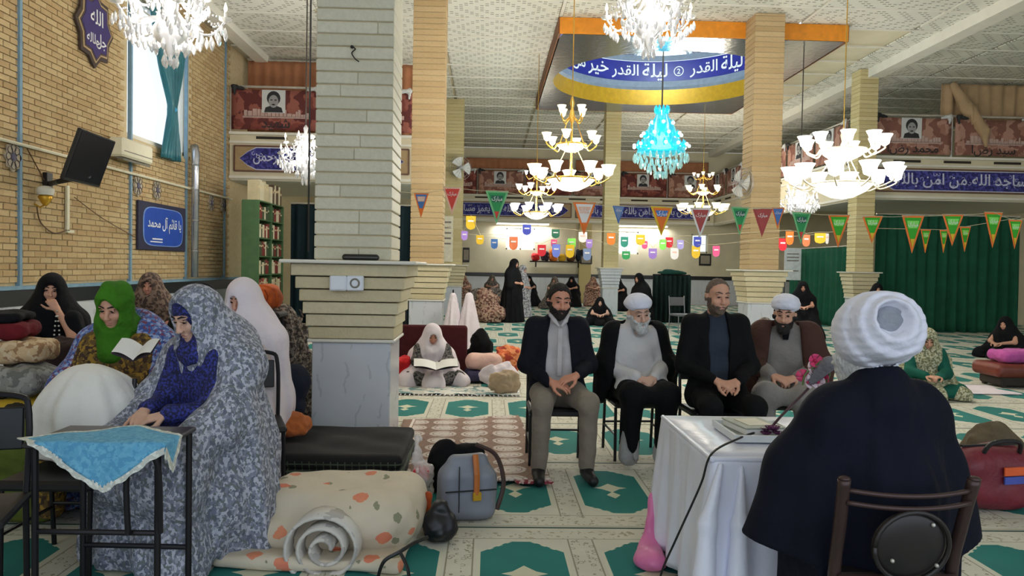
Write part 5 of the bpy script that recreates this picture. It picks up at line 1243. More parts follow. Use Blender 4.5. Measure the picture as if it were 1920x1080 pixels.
t = thing('wall_sconce', 'small brass wall lamp with white glass shade by the blue trim', 'lamp', (LW+.03, 10.3, 2.3))
MB().lathe([(.09, -.02), (.11, .03), (.1, .07), (.05, .1), (.01, .1)], (.14, 0, .02), 12).build('glass_shade', M_WHITE, t, True); MB().lathe([(.02, -.14), (.05, -.1), (.09, -.03), (.07, 0)], (.14, 0, .0), 12).build('brass_cup', M_BRASS, t, True); MB().tube([(0, 0, -.12), (.07, 0, -.16), (.14, 0, -.12)], .012).build('arm', M_BRASS, t)
tag(MB().tube(spline([(LW+.06, 10.3, 2.15), (LW+.05, 10.4, 1.95), (LW+.05, 10.7, 1.82), (LW+.05, 11.0, 1.86)], 6), .009, 5).build('wire', M_WIRE), 'brown wire sagging from the brass wall lamp to the white duct', 'wire')
tag(MB().tube([(LW+.05, 10.1, 2.88), (LW+.05, 10.5, 2.5)], .008, 5).build('wire', M_WIRE), 'thin wire slanting from the conduit to the television bracket', 'wire')
tag(MB().tube(spline([(LW+.07, 11.2, 2.35), (LW+.07, 12, 2.1), (LW+.07, 13.1, 1.85)], 5), .007, 5).build('wire', M_WIRE), 'thin wire slanting down the bricks from the television to the blue sign', 'wire')
tag(MB().tube([(0, 0, 0), (.0, 0, -2.9)], .011, 5).build('wire', M_WIREB, None, False, P(583, 0, 9.)), 'long dark cord hanging just left of the nearest column', 'wire')
# tied window curtain
t = thing('curtain', 'teal curtain knotted in the middle before the tall left window', 'curtain', (LW+.14, 14.3, 0), PI/2)
zs = [3.3, 3.6, 4.1, 4.25, 4.4, 4.9, 5.9]
pleats('cloth_panel', -.85, .85, 3.32, 5.95, cloth('teal satin curtain', (38, 104, 116), .2, 3, .4), t, n=9, amp=.06, nu=70, tie=(zs, [.42, .34, .16, .08, .2, .55, 1.], [.0, .05, .1, .1, .1, .05, .0]))
MB().tube([(-1.25, -.0, 5.97), (1.25, 0, 5.97)], .02).build('rod', M_CHROME, t); MB().lathe([(.06, -.04), (.1, 0), (.06, .04)], (.1, 0, 4.25), 10).build('knot', cloth('teal knot', (70, 150, 190), .2), t)
# sockets, case, hook on the nearest column
yc = 6.5075
for px, lab, k in ((634, 'white blank switch plate on the nearest column', 0), (666, 'white round-holed power socket on the nearest column', 1)):
    p = P(px, 531, 6.045); t = thing('wall_socket', lab, 'socket', p)
    MB().box((0, 0, 0), (.132, .03, .118), bev=.008).build('plate', plain('white socket plastic', (226, 230, 238), .4, 0, .03), t)
    if k: MB().lathe([(.026, -.02), (.036, -.02), (.04, -.016), (.036, .0)], (0, 0, 0), 16, 0, Matrix.Rotation(-PI/2, 3, 'X')).build('socket_ring', M_GREYST, t); MB().lathe([(.001, -.0165), (.03, -.0165)], (0, 0, 0), 16, 0, Matrix.Rotation(PI/2, 3, 'X')).build('socket_well', plain('socket well', (120, 124, 132), .5), t)
    else: MB().box((0, -.016, 0), (.11, .006, .096), bev=.002).build('rocker', plain('white socket plastic', (226, 230, 238)), t)
t = thing('glasses_case', 'black oblong case lying on the ledge of the nearest column', 'case', (P(676, 478, 6.05).x, 6.06, 1.498)); s_ = S(); s_.cone((-.12, 0, .024), (.12, 0, .024), .026, None, .02); s_.fn('x', zmin(.001), .005); skin(s_, 'case_body', M_BLKP, t, .006); MB().box((0, -.026, .024), (.27, .003, .003)).build('seam', M_GREYST, t)
t = thing('cable_hook', 'small dark cable stub on the face of the nearest column', 'hook', P(660, 100, 6.19)); MB().tube(spline([(0, 0, .05), (.03, -.02, .03), (.0, -.01, 0), (.03, -.03, -.05), (.06, -.02, -.07)], 5), .005, 5).build('cable', M_WIREB, t); MB().ball((0, -.005, .05), .014, 8, 5).build('clip', M_BLKP, t)
# wall fans and poster
def fan(label, loc, rz, R=.3):
    t = thing('wall_fan', label, 'fan', loc, rz, 'wall fans'); g = plain('grey fan wire', (168, 166, 164), .4, .3)
    for r_ in (.3, .55, .8, 1.): MB().lathe([(R*r_-.006, -.09+.05*r_*r_), (R*r_+.006, -.09+.05*r_*r_), (R*r_, -.08+.05*r_*r_), (R*r_-.006, -.09+.05*r_*r_)], (0, 0, 0), 24, 0, Matrix.Rotation(PI/2, 3, 'X')).build('cage_ring', g, t)
    for i in range(16): a = 2*PI*i/16; MB().tube([(R*.1*math.cos(a), .08*-1, R*.1*math.sin(a)), (R*math.cos(a), -.03, R*math.sin(a))], .004, 4).build('cage_spoke', g, t)
    bl = plain('pale fan blade', (196, 196, 192), .5)
    for i in range(3): a = 2*PI*i/3; MB().grid(lambda u, v: (R*(.12+.75*u)*math.cos(a+(v-.5)*1.3), -.02+.05*(v-.5), R*(.12+.75*u)*math.sin(a+(v-.5)*1.3)), 4, 4).build('blade', bl, t, True)
    MB().ball((0, .06, 0), (.09, .12, .09), 10, 8).build('motor', g, t, True); MB().tube([(0, .12, 0), (0, .22, -.15), (0, .35, -.2)], .025).build('bracket', g, t)
fan('grey wall fan on the far left pale yellow column', (P(864, 318, 22.7).x, 22.7, 4.35), .5, .36)
fan('grey wall fan on the left side of the right brick column', (4.93, 14.95, 3.18), -1.2, .3)
t = thing('poster', 'tall narrow cream poster on the far left yellow column', 'poster', (P(838, 448, 23.05).x, 23.06, P(838, 448, 23.05).z)); MB().box((0, 0, 0), (.36, .01, 1.36)).build('sheet', plain('cream paper', (226, 218, 194), .7), t)
for i in range(5): MB().box((0, -.007, .5-.16*i), (.24, .003, .05)).build('print_line', plain('grey print', (130, 120, 108), .7), t)

# ================================================================== BOOKCASE
t = thing('bookcase', 'tall green bookcase standing end-on under the left balcony', 'bookcase', (-4.9, 16.9, 0)); M_GRN = plain('green painted wood', (70, 102, 62), .55); M_CRW = plain('cream painted wood', (206, 188, 150), .6)
for y in (-.93, 0, .93): MB().box((0, y, 1.37), (.36, .03, 2.74), bev=.004).build('side_panel', M_GRN, t)
MB().box((-.17, 0, 1.37), (.02, 1.86, 2.74)).build('back_panel', M_GRN, t)
for i in range(8): MB().box((0, 0, .06+.383*i), (.35, 1.84, .025)).build('shelf', M_GRN, t)
BK = [(206, 196, 168), (120, 44, 36), (64, 78, 52), (190, 176, 140), (84, 60, 40), (150, 60, 48)]
for j in range(8):
    y = -.9; k = 0
    while y < .84:
        w = random.uniform(.075, .15); h = random.uniform(.24, .31) if j < 7 else random.uniform(.36, .44); c = random.choice(BK[:3] if 2 < j < 7 else BK) if j < 7 else random.choice((BK[3], BK[0], BK[4]))
        if abs(y+w/2) < .06+w/2: y = .02 if y < .02 else y
        o = thing('book', 'upright volume among the rows of books in the green bookcase' if j < 7 else 'tall binder standing on top of the green bookcase', 'book', (-4.9+.03, 16.9+y+w/2, .0735+.383*j), 0, 'books in the green bookcase' if j < 7 else 'binders on top of the bookcase')
        MB().box((0, 0, h/2), (.22, w-.008, h), bev=.003).build('cover', plain('book cloth %d %d %d' % c, c, .6), o); MB().box((.112, 0, h*.7), (.004, (w-.01)*.7, h*.12)).build('spine_label', M_CRW, o)
        y += w

# ================================================================== PILES AND BAGS ON THE LEFT
def lump(name, label, cat, loc, prims, mat, h=.012, amp=.012, fr=11, extra=None, rz=0, group=None, floor=.012, part='cloth_body'):
    t = thing(name, label, cat, loc, rz, group); s_ = S()
    for p in prims: (s_.cone if len(p[0]) == 3 and isinstance(p[1], tuple) and len(p[1]) == 3 and len(p) > 2 and not isinstance(p[2], tuple) else s_.ell)(*p)
    s_.disp(rumple(amp, fr, loc[0]*5)); s_.disp(rumple(amp*.4, fr*2.7, loc[1]*3))
    if floor is not None: s_.fn('x', zmin(floor), .008)
    skin(s_, part, mat, t, h); return t
def cush(name, label, cat, loc, half, mat, rz=0, amp=.01, h=.014, r=None, fr=10, part='cloth_body', floor=None, cut=None):
    """a soft rounded block resting on its own base"""
    t = thing(name, label, cat, loc, rz); s_ = S(); s_.box((0, 0, half[2]), half, r or min(half)*.8); s_.disp(rumple(amp, fr, loc[0]*5+loc[2])); s_.disp(rumple(amp*.5, fr*2.3, loc[1]*4)); skin(s_, part, mat, t, h); return t
def L5(px, Y): return (px-915)/1440*Y
# low bench with the heaped bundles
t = thing('bench', 'low dark wooden bench under the heap of bundles at the left edge', 'bench', (-3.2, 5.1, 0)); MB().box((0, 0, .36), (1.0, .62, .05), bev=.01).build('seat', plain('dark bench wood', (46, 34, 30), .6), t)
for sx in (-1, 1):
    for sy in (-1, 1): MB().box((sx*.44, sy*.25, .17), (.05, .05, .34)).build('leg', plain('dark bench wood', (46, 34, 30), .6), t)
M_DRED = cloth('dark red wool', (96, 26, 34), .25, 8); M_BEI = print_cloth('beige brown pillow print', (196, 166, 128), [(158, 120, 86), (210, 186, 152)], 20, .5); M_GREYJ = print_cloth('grey jacket cloth', (128, 126, 122), [(104, 104, 102), (150, 148, 142)], 16, .6); M_YELB = print_cloth('yellow black bag print', (202, 164, 40), [(46, 40, 26)], 7, .5); M_OLV = cloth('olive green bag cloth', (78, 88, 36), .3, 8); M_KHA = cloth('khaki cloth', (96, 84, 66), .25, 8)
cush('bundle', 'olive green bundle in front of the yellow bag at the left edge', 'bundle', (L5(45, 4.35), 4.35, .0), (.24, .17, .28), M_OLV, .2, .02)
cush('bag', 'yellow and black printed bag on the bench at the left edge', 'bag', (L5(45, 4.95), 4.95, .385), (.24, .16, .1), M_YELB, .1, .012)
cush('jacket', 'crumpled grey jacket lying over the yellow bag at the left edge', 'jacket', (L5(40, 4.98), 4.98, .61), (.27, .18, .085), M_GREYJ, -.2, .022)
cush('pillow', 'beige and brown printed pillow on the heap at the left edge', 'pillow', (L5(62, 5.05), 5.05, .80), (.17, .16, .07), M_BEI, .1, .01)
cush('blanket', 'dark red blanket topped by the heap at the left edge', 'blanket', (L5(20, 5.12), 5.12, .95), (.2, .17, .05), M_DRED, .1, .012)
cush('shawl', 'black shawl folded on top of the dark red blanket', 'shawl', (L5(10, 5.14), 5.14, 1.055), (.2, .15, .03), M_BLK2, .1, .01)
cush('sofa_cushion', 'dark brown cushion between the beads woman and the green-scarfed woman', 'cushion', (L5(168, 6.3), 6.3, .012), (.36, .2, .4), cloth('dark brown velvet', (42, 30, 30), .2, 7), .1, .02)
# white cloth over a chair back
t = thing('draped_cloth', 'white cloth draped over a rounded bundle beside the foreground woman', 'cloth', (L5(182, 3.95), 3.95, 0))
s_ = S(); s_.ell((0, 0, .62), (.25, .2, .31), None, .05); s_.cone((0, 0, .65), (0, 0, .45), .24, .25, .1); s_.disp(folds(9, .016, (0, 0), .4, 1.0, .2)); s_.disp(rumple(.007, 12)); s_.fn('x', zmin(.5), .01); skin(s_, 'drape', cloth('white cotton drape', (222, 220, 216), .06, 4), t, .011)
# school chairs with writing arms
M_BSTEEL = plain('black school chair steel', (22, 20, 26), .45, .3)
def school_chair(label, loc, rz, cloth_=False, k=1.0):
    t = thing('school_chair', label, 'chair', loc, rz, 'school chairs with writing arms')
    for s in (-1, 1):
        MB().tube([(s*.2, -.2, 0), (s*.2, -.18, .45)], .013).build('leg', M_BSTEEL, t); MB().tube([(s*.2, .22, 0), (s*.2, .2, .45)], .013).build('leg', M_BSTEEL, t)
    MB().box((0, 0, .46), (.44, .42, .035), bev=.01).build('seat', M_SEATB, t)
    MB().tube(spline([(-.2, .2, .45), (-.2, .25, .8), (-.14, .27, .88), (.14, .27, .88), (.2, .25, .8), (.2, .2, .45)], 5), .013).build('back_frame', M_BSTEEL, t); MB().box((0, .26, .74), (.36, .02, .18), rx=-.1, bev=.006).build('backrest', M_SEATB, t)
    MB().tube(spline([(-.2, -.18, .46), (-.22, -.2, .66), (-.2, -.12, .7), (-.2, .12, .7)], 5), .012).build('arm_frame', M_BSTEEL, t); MB().box((-.1, -.1, .715), (.34, .46, .018), bev=.006).build('writing_arm', plain('dark laminate', (42, 38, 40), .4), t); return t
school_chair('black school chair before the white-chador woman beside the column', (L5(470, 4.78), 4.78, 0), .35)
school_chair('black school chair at the bottom left edge with the thick seat bar', (-2.08, 3.05, 0), .3)
men_chair('black metal chair under the white draped bundle in the foreground', (L5(182, 3.95), 3.75, 0))['group'] = 'loose chairs'
t = thing('tablet_desk', 'black steel desk under the turquoise doily in the foreground left', 'desk', (-1.58, 3.3, 0)); MB().box((0, 0, .715), (.56, .36, .022), bev=.006).build('tabletop', plain('dark laminate', (42, 38, 40), .4), t)
for x, y in ((-.26, -.12), (-.2, .14), (.24, -.13), (.27, .12)): MB().tube([(x, y, 0), (x, y, .705)], .014).build('leg', M_BSTEEL, t)
MB().tube(spline([(.13, -.15, .35), (.13, -.165, .6), (.17, -.165, .68), (.22, -.165, .68), (.25, -.15, .62), (.25, -.13, .35)], 6), .0125).build('hoop', M_BSTEEL, t)
MB().tube([(-.26, -.12, .35), (.24, -.13, .35)], .012).build('stretcher', M_BSTEEL, t); MB().tube([(-.2, .14, .2), (.27, .12, .2)], .012).build('stretcher', M_BSTEEL, t)
# doily
t = thing('doily', 'turquoise square cloth with scalloped white lace edge hanging over the desk', 'cloth', (-1.58, 3.3, 0))
M_TURQ = print_cloth('turquoise table cloth', (96, 164, 200), [(108, 174, 206), (84, 152, 192)], 40, .5); M_LACE = print_cloth('white lace', (222, 224, 216), [(196, 198, 190)], 60, .9)
def drapep(x, y, z0=.735):
    """square cloth laid cornerwise over the desk edge, its front and side corners hanging down"""
    z = z0; ey = -.185; yy = y
    if y < ey: d = ey-y; z -= d*.98; yy = ey-.012-.02*d
    xx = x; ex = .285
    if x > ex: d = x-ex; z -= d*.98; xx = ex+.012
    if x < -ex-.06: d = -ex-.06-x; z -= d*.5; xx = -ex-.06-d*.6
    return (xx, yy+.006*math.sin(x*30)*(y < ey), z+.003*math.sin(x*22+y*15))
def doil(hw, dz, cx=.05, cy=-.125):
    def f(u, v): a, b = (u-.5)*2*hw, (v-.5)*2*hw; p = drapep(cx+(a-b)*.7071, cy+(a+b)*.5); return (p[0], p[1]-dz, p[2]+dz)
    return f
solid(MB().grid(doil(.25, .004), 40, 40).build('turquoise_field', M_TURQ, t, True), .003)
lace = MB(); f0 = doil(.25, .001)
n = 96
for i in range(n):
    u = i/n*4; e_, q = int(u), u-int(u); pu = [(q, 0), (1, q), (1-q, 1), (0, 1-q)][e_]; qa = (i+1)/n*4; e2, q2 = int(qa) % 4, qa-int(qa)
    pu2 = [(q2, 0), (1, q2), (1-q2, 1), (0, 1-q2)][e2 if qa < 4 else 0]
    o = lambda p, s: (.5+(p[0]-.5)*s, .5+(p[1]-.5)*s)
    a, b = f0(*o(pu, .96)), f0(*o(pu2, .96)); s = 1.1 if i % 4 in (1, 2) else 1.07; s2 = 1.1 if (i+1) % 4 in (1, 2) else 1.07
    c, d = f0(*o(pu2, s2)), f0(*o(pu, s)); lace.add([a, b, c, d], [(0, 1, 2, 3)])
solid(lace.build('lace_edge', M_LACE, t), .003)
# heaps by the column
lump('clothes_heap', 'heap of brown grey floral chadors beside the column under an orange roll', 'clothes', (L5(540, 6.9), 6.9, 0), [((0, 0, .5), (.2, .2, .62)), ((.02, .0, .2), (.3, .25, .35))], M_GREYF, .014, .03, 9)
t = thing('rolled_towel', 'orange rolled blanket on top of the floral clothes heap', 'blanket', (L5(503, 6.55), 6.55, 1.06)); M_ORC = cloth('orange fleece', (206, 98, 44), .2, 10)
s_ = S(); s_.cone((0, -.1, .12), (0, .1, .12), .105, None, .02); s_.ell((0, 0, .1), (.135, .13, .09), None, .04); s_.disp(lambda p: .006*np.sin(np.sqrt(p[:, 0]**2+(p[:, 2]-.11)**2)*190+np.arctan2(p[:, 2]-.11, p[:, 0]))); skin(s_, 'roll', M_ORC, t, .008); MB().tube([( .018*k*.28*math.cos(k*.75)*.9, -.215+.004*k*0, .12+.018*k*.28*math.sin(k*.75)*.9) for k in range(2, 19)], .006, 5).build('spiral_edge', cloth('dark orange fold', (140, 56, 26), .2), t)
t = thing('stool', 'small dark stool holding the orange roll behind the white-chador woman', 'stool', (L5(503, 6.55), 6.55, 0)); MB().box((0, 0, 1.03), (.3, .3, .04), bev=.01).build('seat', M_SEATB, t)
for sx in (-1, 1):
    for sy in (-1, 1): MB().tube([(sx*.12, sy*.12, 0), (sx*.11, sy*.11, 1.01)], .012).build('leg', M_BSTEEL, t)
lump('bag', 'large slumped navy bag left of the marble column foot', 'bag', (L5(520, 5.65), 5.72, .27), [((-.06, 0, .14), (.27, .2, .16)), ((.12, .02, .3), (.12, .16, .15))], cloth('navy nylon', (28, 32, 46), .2, 4), .011, .01, 9, floor=.0)
lump('bag', 'orange brown folded bag under the navy one by the column foot', 'bag', (L5(535, 5.3), 5.32, .27), [((0, 0, .08), (.2, .12, .085)), ((.05, 0, .1), (.12, .1, .08))], cloth('tan orange cloth', (176, 98, 52), .25, 9), .009, .012, 14, floor=.0)
# black folded carpet
t = thing('folded_carpet', 'thick black folded carpet with faint check at the foot of the column', 'carpet', (L5(620, 5.3), 5.3, 0))
def blackrug():
    m = MN('black checked pile', .9); x, y, z = m.coords(); c = (((x/.045).fract()-.5).abs() < .08)+(((z/.045).fract()-.5).abs() < .1)
    q = c.mn(1)*((z-.15).abs() < .07)*m.noise(9, 3); m.base(m.mix(q, (22, 20, 21), (96, 110, 88))); m.bump(m.noise(150, 2), .5, .006); return m.m
MRUG = blackrug()
for i, (z, hx, y0, y1) in enumerate(((.045, .62, -.5, .48), (.13, .61, -.47, .46), (.215, .6, -.46, .45))):
    s_ = S(); s_.box((-.04 if i else -.1, (y0+y1)/2, z), (hx, (y1-y0)/2, .047), .04); s_.disp(rumple(.006, 8, i)); s_.fn('x', zmin(.003), .004); skin(s_, 'fold_layer', MRUG, t, .013)
# floral quilt with rolled end
M_QUILT = MN('cream quilt with red tulips', .9); x, y, z = M_QUILT.coords()
v = M_QUILT.stretch(1, 1, 1); d1 = M_QUILT.voro(6.5, v); cid = M_QUILT.noise(3, 1)
ns = M_QUILT.noise(26, 2); fl = (d1+ns*.25) < .38; lf = ((M_QUILT.voro(7, M_QUILT.stretch(1.2, .8, 1.1))+ns*.36) < .36)
c = M_QUILT.mix(M_QUILT.noise(3, 2), (212, 200, 180), (194, 180, 158)); c = M_QUILT.mix(lf*.8, c, (112, 118, 88)); c = M_QUILT.mix(fl*.9, c, M_QUILT.mix(M_QUILT.noise(12, 2), (204, 84, 70), (226, 150, 104)))
M_QUILT.base(c); M_QUILT.bump(M_QUILT.noise(9, 3), .4, .03); M_QUILT = M_QUILT.m
t = thing('quilt', 'cream quilt with red tulip print folded and rolled in the foreground', 'blanket', (L5(640, 4.0), 4.02, 0), -.06)
s_ = S(); s_.box((0, .08, .16), (.39, .26, .15), .075); s_.cone((-.36, -.17, .12), (-.1, -.2, .1), .1, .1, .06); s_.cone((.3, -.1, .16), (.3, .25, .18), .135, .135, .06); s_.ell((.1, -.18, .18), (.24, .12, .12), None, .08)
s_.disp(rumple(.011, 7)); s_.disp(rumple(.004, 17)); s_.fn('x', zmin(.006), .01); skin(s_, 'folded_top', M_QUILT, t, .01)
s_ = S(); s_.box((-.06, -.1, .035), (.46, .3, .032), .03); s_.disp(rumple(.005, 8)); s_.fn('x', zmin(.003), .01); skin(s_, 'under_layer', M_QUILT, t, .012)
rl = []
for k in range(60): a = k*.3; r_ = .012+.0046*k*.3*1.0; rl.append((.03+r_*2.1*math.cos(a), .0, .115+r_*1.9*math.sin(a)))
rr = MB(); n = len(rl)
vs = [(p[0], -.40, p[2]) for p in rl]+[(p[0], -.22, p[2]) for p in rl]; rr.add(vs, [(i, i+1, n+i+1, n+i) for i in range(n-1)]); o = solid(rr.build('rolled_end', print_cloth('grey quilt lining', (204, 198, 190), [(176, 170, 164)], 9, .4), t, True), .016)
# bags by the quilt
t = thing('handbag', 'grey blue leather handbag with tan strap on the carpet', 'handbag', (L5(882, 4.45), 4.45, 0), .25)
s_ = S(); s_.box((0, 0, .16), (.165, .1, .15), .06); s_.box((0, 0, .31), (.115, .05, .07), .04, None, .07); s_.disp(rumple(.008, 10)); s_.fn('x', zmin(.004), .006); skin(s_, 'bag_body', MATS.get('x') or plain('grey blue leather', (122, 126, 138), .45, 0, .14, 6), t, .008)
M_TANL = plain('tan leather', (182, 104, 44), .45)
MB().tube([(.03, -.065, .385), (.03, -.112, .28), (.028, -.118, .17)], .018, 6).build('front_strap', M_TANL, t); MB().box((.03, -.125, .16), (.05, .012, .05), bev=.004).build('buckle', M_BRASS, t)
MB().tube(spline([(.17, -.04, .05), (.215, -.02, .2), (.17, 0, .36), (.05, 0, .43)], 6), .014, 6).build('handle', plain('dark brown leather', (64, 44, 40), .5), t); MB().box((-.07, -.105, .2), (.004, .012, .26)).build('seam', M_BLKP, t); MB().box((0, -.108, .19), (.3, .01, .006)).build('seam', M_BLKP, t)
lump('pouch', 'small round black drawstring pouch before the grey handbag', 'pouch', (L5(832, 4.05), 4.05, 0), [((0, 0, .09), (.095, .085, .095)), ((0, 0, .18), (.05, .05, .045))], plain('black nylon', (22, 22, 28), .4), .007, .008, 18, part='pouch_body')
lump('bag', 'slumped black cloth bag behind the grey handbag', 'bag', (L5(846, 4.95), 4.98, 0), [((-.02, 0, .14), (.12, .1, .2)), ((.1, 0, .25), (.13, .07, .07))], M_BLK, .01, .014, 10)
t = lump('plastic_bag', 'clear plastic bag with red and dark contents beside the black carpet', 'bag', (L5(797, 4.72), 4.68, 0), [((0, 0, .14), (.075, .08, .15)), ((-.03, 0, .33), (.03, .03, .12))], plain('clear film', (236, 232, 230), .12, 0, .03, alpha=.42), .007, .012, 22, part='film')
s_ = S(); s_.box((0, 0, .2), (.052, .05, .03), .015); skin(s_, 'red_packet', plain('red packet', (190, 22, 36), .4), t, .007); s_ = S(); s_.box((0, 0, .09), (.055, .05, .075), .02); skin(s_, 'dark_packet', plain('dark packet', (44, 36, 40), .4), t, .008)
t = thing('strap', 'dark looped bag strap lying on the front of the quilt', 'strap', (L5(760, 3.6), 3.55, 0)); MB().tube(spline([(-.1, 0, .02), (-.07, -.02, .1), (.0, -.01, .14), (.06, .05, .16), (.12, .1, .17)], 6), .009, 6).build('strap_end', M_BLKP, t); MB().tube(spline([(.0, -.01, .14), (.04, -.05, .08), (.05, -.06, .02)], 6), .009, 6).build('strap_end', M_BLKP, t)
t = thing('tassel', 'orange tassel hanging between the quilt and the black pouch', 'tassel', (L5(808, 4.12), 4.2, .0)); s_ = S(); s_.ell((0, 0, .2), (.022, .022, .028), None, .01); s_.cone((0, 0, .18), (0, -.01, .02), .014, .028, .01); s_.disp(rumple(.003, 60)); skin(s_, 'orange_knot', cloth('dark orange yarn', (176, 78, 36), .2), t, .005)
# brown rug with lace medallions and red fringe
M_RUGB = MN('taupe rug with pale lace medallions', .9); x, y, z = M_RUGB.coords()
u = (x/.27).fract()-.5; w_ = (y/.24).fract()-.5; d = (u*u+w_*w_); d = d.op('SQRT'); n = M_RUGB.noise(40, 2)
c = M_RUGB.mix(M_RUGB.noise(6, 3), (158, 128, 110), (128, 100, 86)); band = (x > .12)
c = M_RUGB.mix(band*(d < .3)*.9, c, (216, 204, 196)); c = M_RUGB.mix(band*((d-.38).abs() < .05), c, (206, 192, 182)); c = M_RUGB.mix(band*(n > .62)*.6, c, (92, 66, 62)); c = M_RUGB.mix(((x-.1).abs() < .012), c, (226, 214, 206))
M_RUGB.base(c); M_RUGB.bump(M_RUGB.noise(120, 2), .4, .006); M_RUGB = M_RUGB.m
q = [Vector((-.70, 6.9, 0)) if False else G(756, 792), G(972, 786), G(1046, 905), G(948, 936)]; q0 = G(735, 822)
def rugf(u, v):
    near = Vector((G(770, 850).x, 4.9, 0)) if u < .5 else q[3]
    a = q[0].lerp(q[1], u); b = Vector((-.66, 5.05, 0)).lerp(q[2].lerp(q[3], .15), u); p = a.lerp(b, v)
    return (p.x-q[0].x, p.y-q[0].y, .016+.012*abs(math.sin(u*5+v*4))*(u > .6)+.01*math.sin(v*9)*u)
t = thing('rug', 'taupe rug with pale lace medallions lying by the feet of the trousered man', 'rug', (q[0].x, q[0].y, 0)); solid(MB().grid(rugf, 40, 40).build('rug_cloth', M_RUGB, t, True), .012)
fr = MB()
for i in range(60):
    p = Vector(rugf(1, .35+.65*i/60)) if i < 34 else Vector(rugf(1-.22*(i-34)/26, 1)); d = Vector((.05, -.02, 0)) if i < 34 else Vector((.01, -.06, 0))
    fr.tube([p, p+d+Vector((random.uniform(-.01, .01), random.uniform(-.01, .01), .004))], [.012, .008], 5)
fr.build('red_fringe', print_cloth('red white fringe', (136, 44, 60), [(206, 176, 172)], 30, .7), t, kind='stuff')

# ================================================================== MIDDLE FLOOR ROUND THE READING WOMAN
t = thing('floor_rest', 'dark red padded floor backrest behind the reading woman', 'backrest', (L5(812, 10.05), 10.08, 0)); s_ = S(); s_.box((0, 0, .36), (.46, .05, .33), .04); skin(s_, 'pad', cloth('dark red vinyl', (70, 26, 30), .15), t, .014); MB().box((0, 0, .02), (.9, .16, .03)).build('base_board', M_SEATB, t)
t = thing('book', 'open white book on the lap of the reading woman', 'book', (L5(820, 9.2), 9.16, .27), .1)
def obook(t, w=.26, d=.2):
    for s in (-1, 1): MB().grid(lambda u, v: (s*w*u, (v-.5)*d-.06*u*0, .03*math.sin(PI*u)*.6+.05*u), 8, 3).build('page', plain('book page', (228, 226, 222), .7, 0, .03), t, True)
    for s in (-1, 1): MB().add([(0, -d/2-.005, -.006), (s*w*1.02, -d/2-.005, .042), (s*w*1.02, d/2+.005, .042), (0, d/2+.005, -.006)], [(0, 1, 2, 3)]).build('cover', plain('dark book cover', (60, 50, 56), .6), t)
obook(t)
t.rotation_euler[0] = .35
t = thing('book', 'white book held up by the woman in the green scarf', 'book', (L5(272, 4.12), 4.1, .98), .0); t.rotation_euler[0] = .5; obook(t, .1, .13)
cush('bag', 'bright red bag beside the reading woman', 'bag', (L5(757, 9.5), 9.45, .012), (.11, .12, .17), cloth('bright red nylon', (200, 34, 38), .12), .2, .02)
lump('bag', 'black cloth bag on the floor beside the column behind the pink pillow', 'bag', (L5(905, 10.4), 10.4, 0), [((0, 0, .3), (.16, .14, .32)), ((-.12, 0, .3), (.1, .06, .05))], M_BLK, .016, .02, 10)
cush('pillow', 'pale pink pillow lying left of the seated men', 'pillow', (L5(910, 9.9), 9.75, .16), (.22, .17, .1), cloth('pale pink cotton', (218, 178, 164), .08), .1, .01)
cush('folded_blanket', 'navy folded blanket under the pale pink pillow', 'blanket', (L5(912, 9.8), 9.75, .012), (.25, .2, .075), cloth('navy plaid', (66, 62, 90), .3, 14), .1, .008)
lump('cloth_bundle', 'orange crumpled cloth right of the pink pillow', 'bundle', (L5(948, 10.3), 10.15, 0), [((0, 0, .24), (.2, .13, .2)), ((-.08, 0, .36), (.08, .08, .1))], print_cloth('orange red cloth', (214, 102, 54), [(236, 150, 96), (170, 60, 40)], 9, .6), .016, .03, 9)
lump('cloth_bundle', 'white crumpled sheet in front of the orange cloth', 'bundle', (L5(938, 9.5), 9.3, 0), [((0, 0, .15), (.22, .14, .14))], M_WCH, .015, .03, 10)
lump('sack', 'beige gathered sack just left of the trousered man', 'sack', (L5(950, 8.9), 8.85, 0), [((0, 0, .13), (.17, .12, .15))], cloth('beige sackcloth', (172, 150, 124), .15), .013, .02, 16)
for px, lab, w in ((850, 'white cloth hanging over a stand, left of two by the yellow column', .17), (880, 'white cloth hanging over a stand, right of two by the yellow column', .2)):
    t = thing('hung_cloth', lab, 'cloth', (L5(px, 13.2), 13.2, 0)); s_ = S(); s_.cone((0, 0, .95), (0, 0, .1), w*.35, w*1.3, .05); s_.disp(folds(8, .03, (0, 0), 0, 1.1)); s_.fn('x', zmin(.012), .01); skin(s_, 'cloth_body', M_WCH, t, .02); MB().tube([(0, 0, 0), (0, 0, 1.06)], .014).build('stand', M_BSTEEL, t)
t = thing('floor_sheet', 'white fringed sheet with blue diamonds spread under the reading woman', 'sheet', (L5(860, 8.95), 8.95, 0)); solid(MB().grid(lambda u, v: ((u-.5)*1.45, (v-.5)*.55, .012+.012*abs(math.sin(u*14+v*5))), 40, 14).build('sheet_cloth', print_cloth('white sheet print', (224, 222, 214), [(120, 150, 150), (196, 196, 186)], 7, .35), t, True), .006)
for i in range(30): MB().tube([(-.72+.05*i, -.275, .012), (-.72+.05*i+random.uniform(-.02, .02), -.33, .008)], .007, 4).build('fringe', M_WCH, t)
t = thing('walking_stick', 'dark thin stand leaning at the second brick column', 'stand', (L5(760, 10.6), 10.6, 0)); MB().tube([(0, 0, 0), (.02, 0, .9)], .012).build('pole', M_BSTEEL, t); MB().ball((.02, 0, .5), .04, 8, 6).build('grip', M_BLKP, t); MB().box((0, 0, .015), (.16, .16, .03)).build('foot', M_BSTEEL, t)
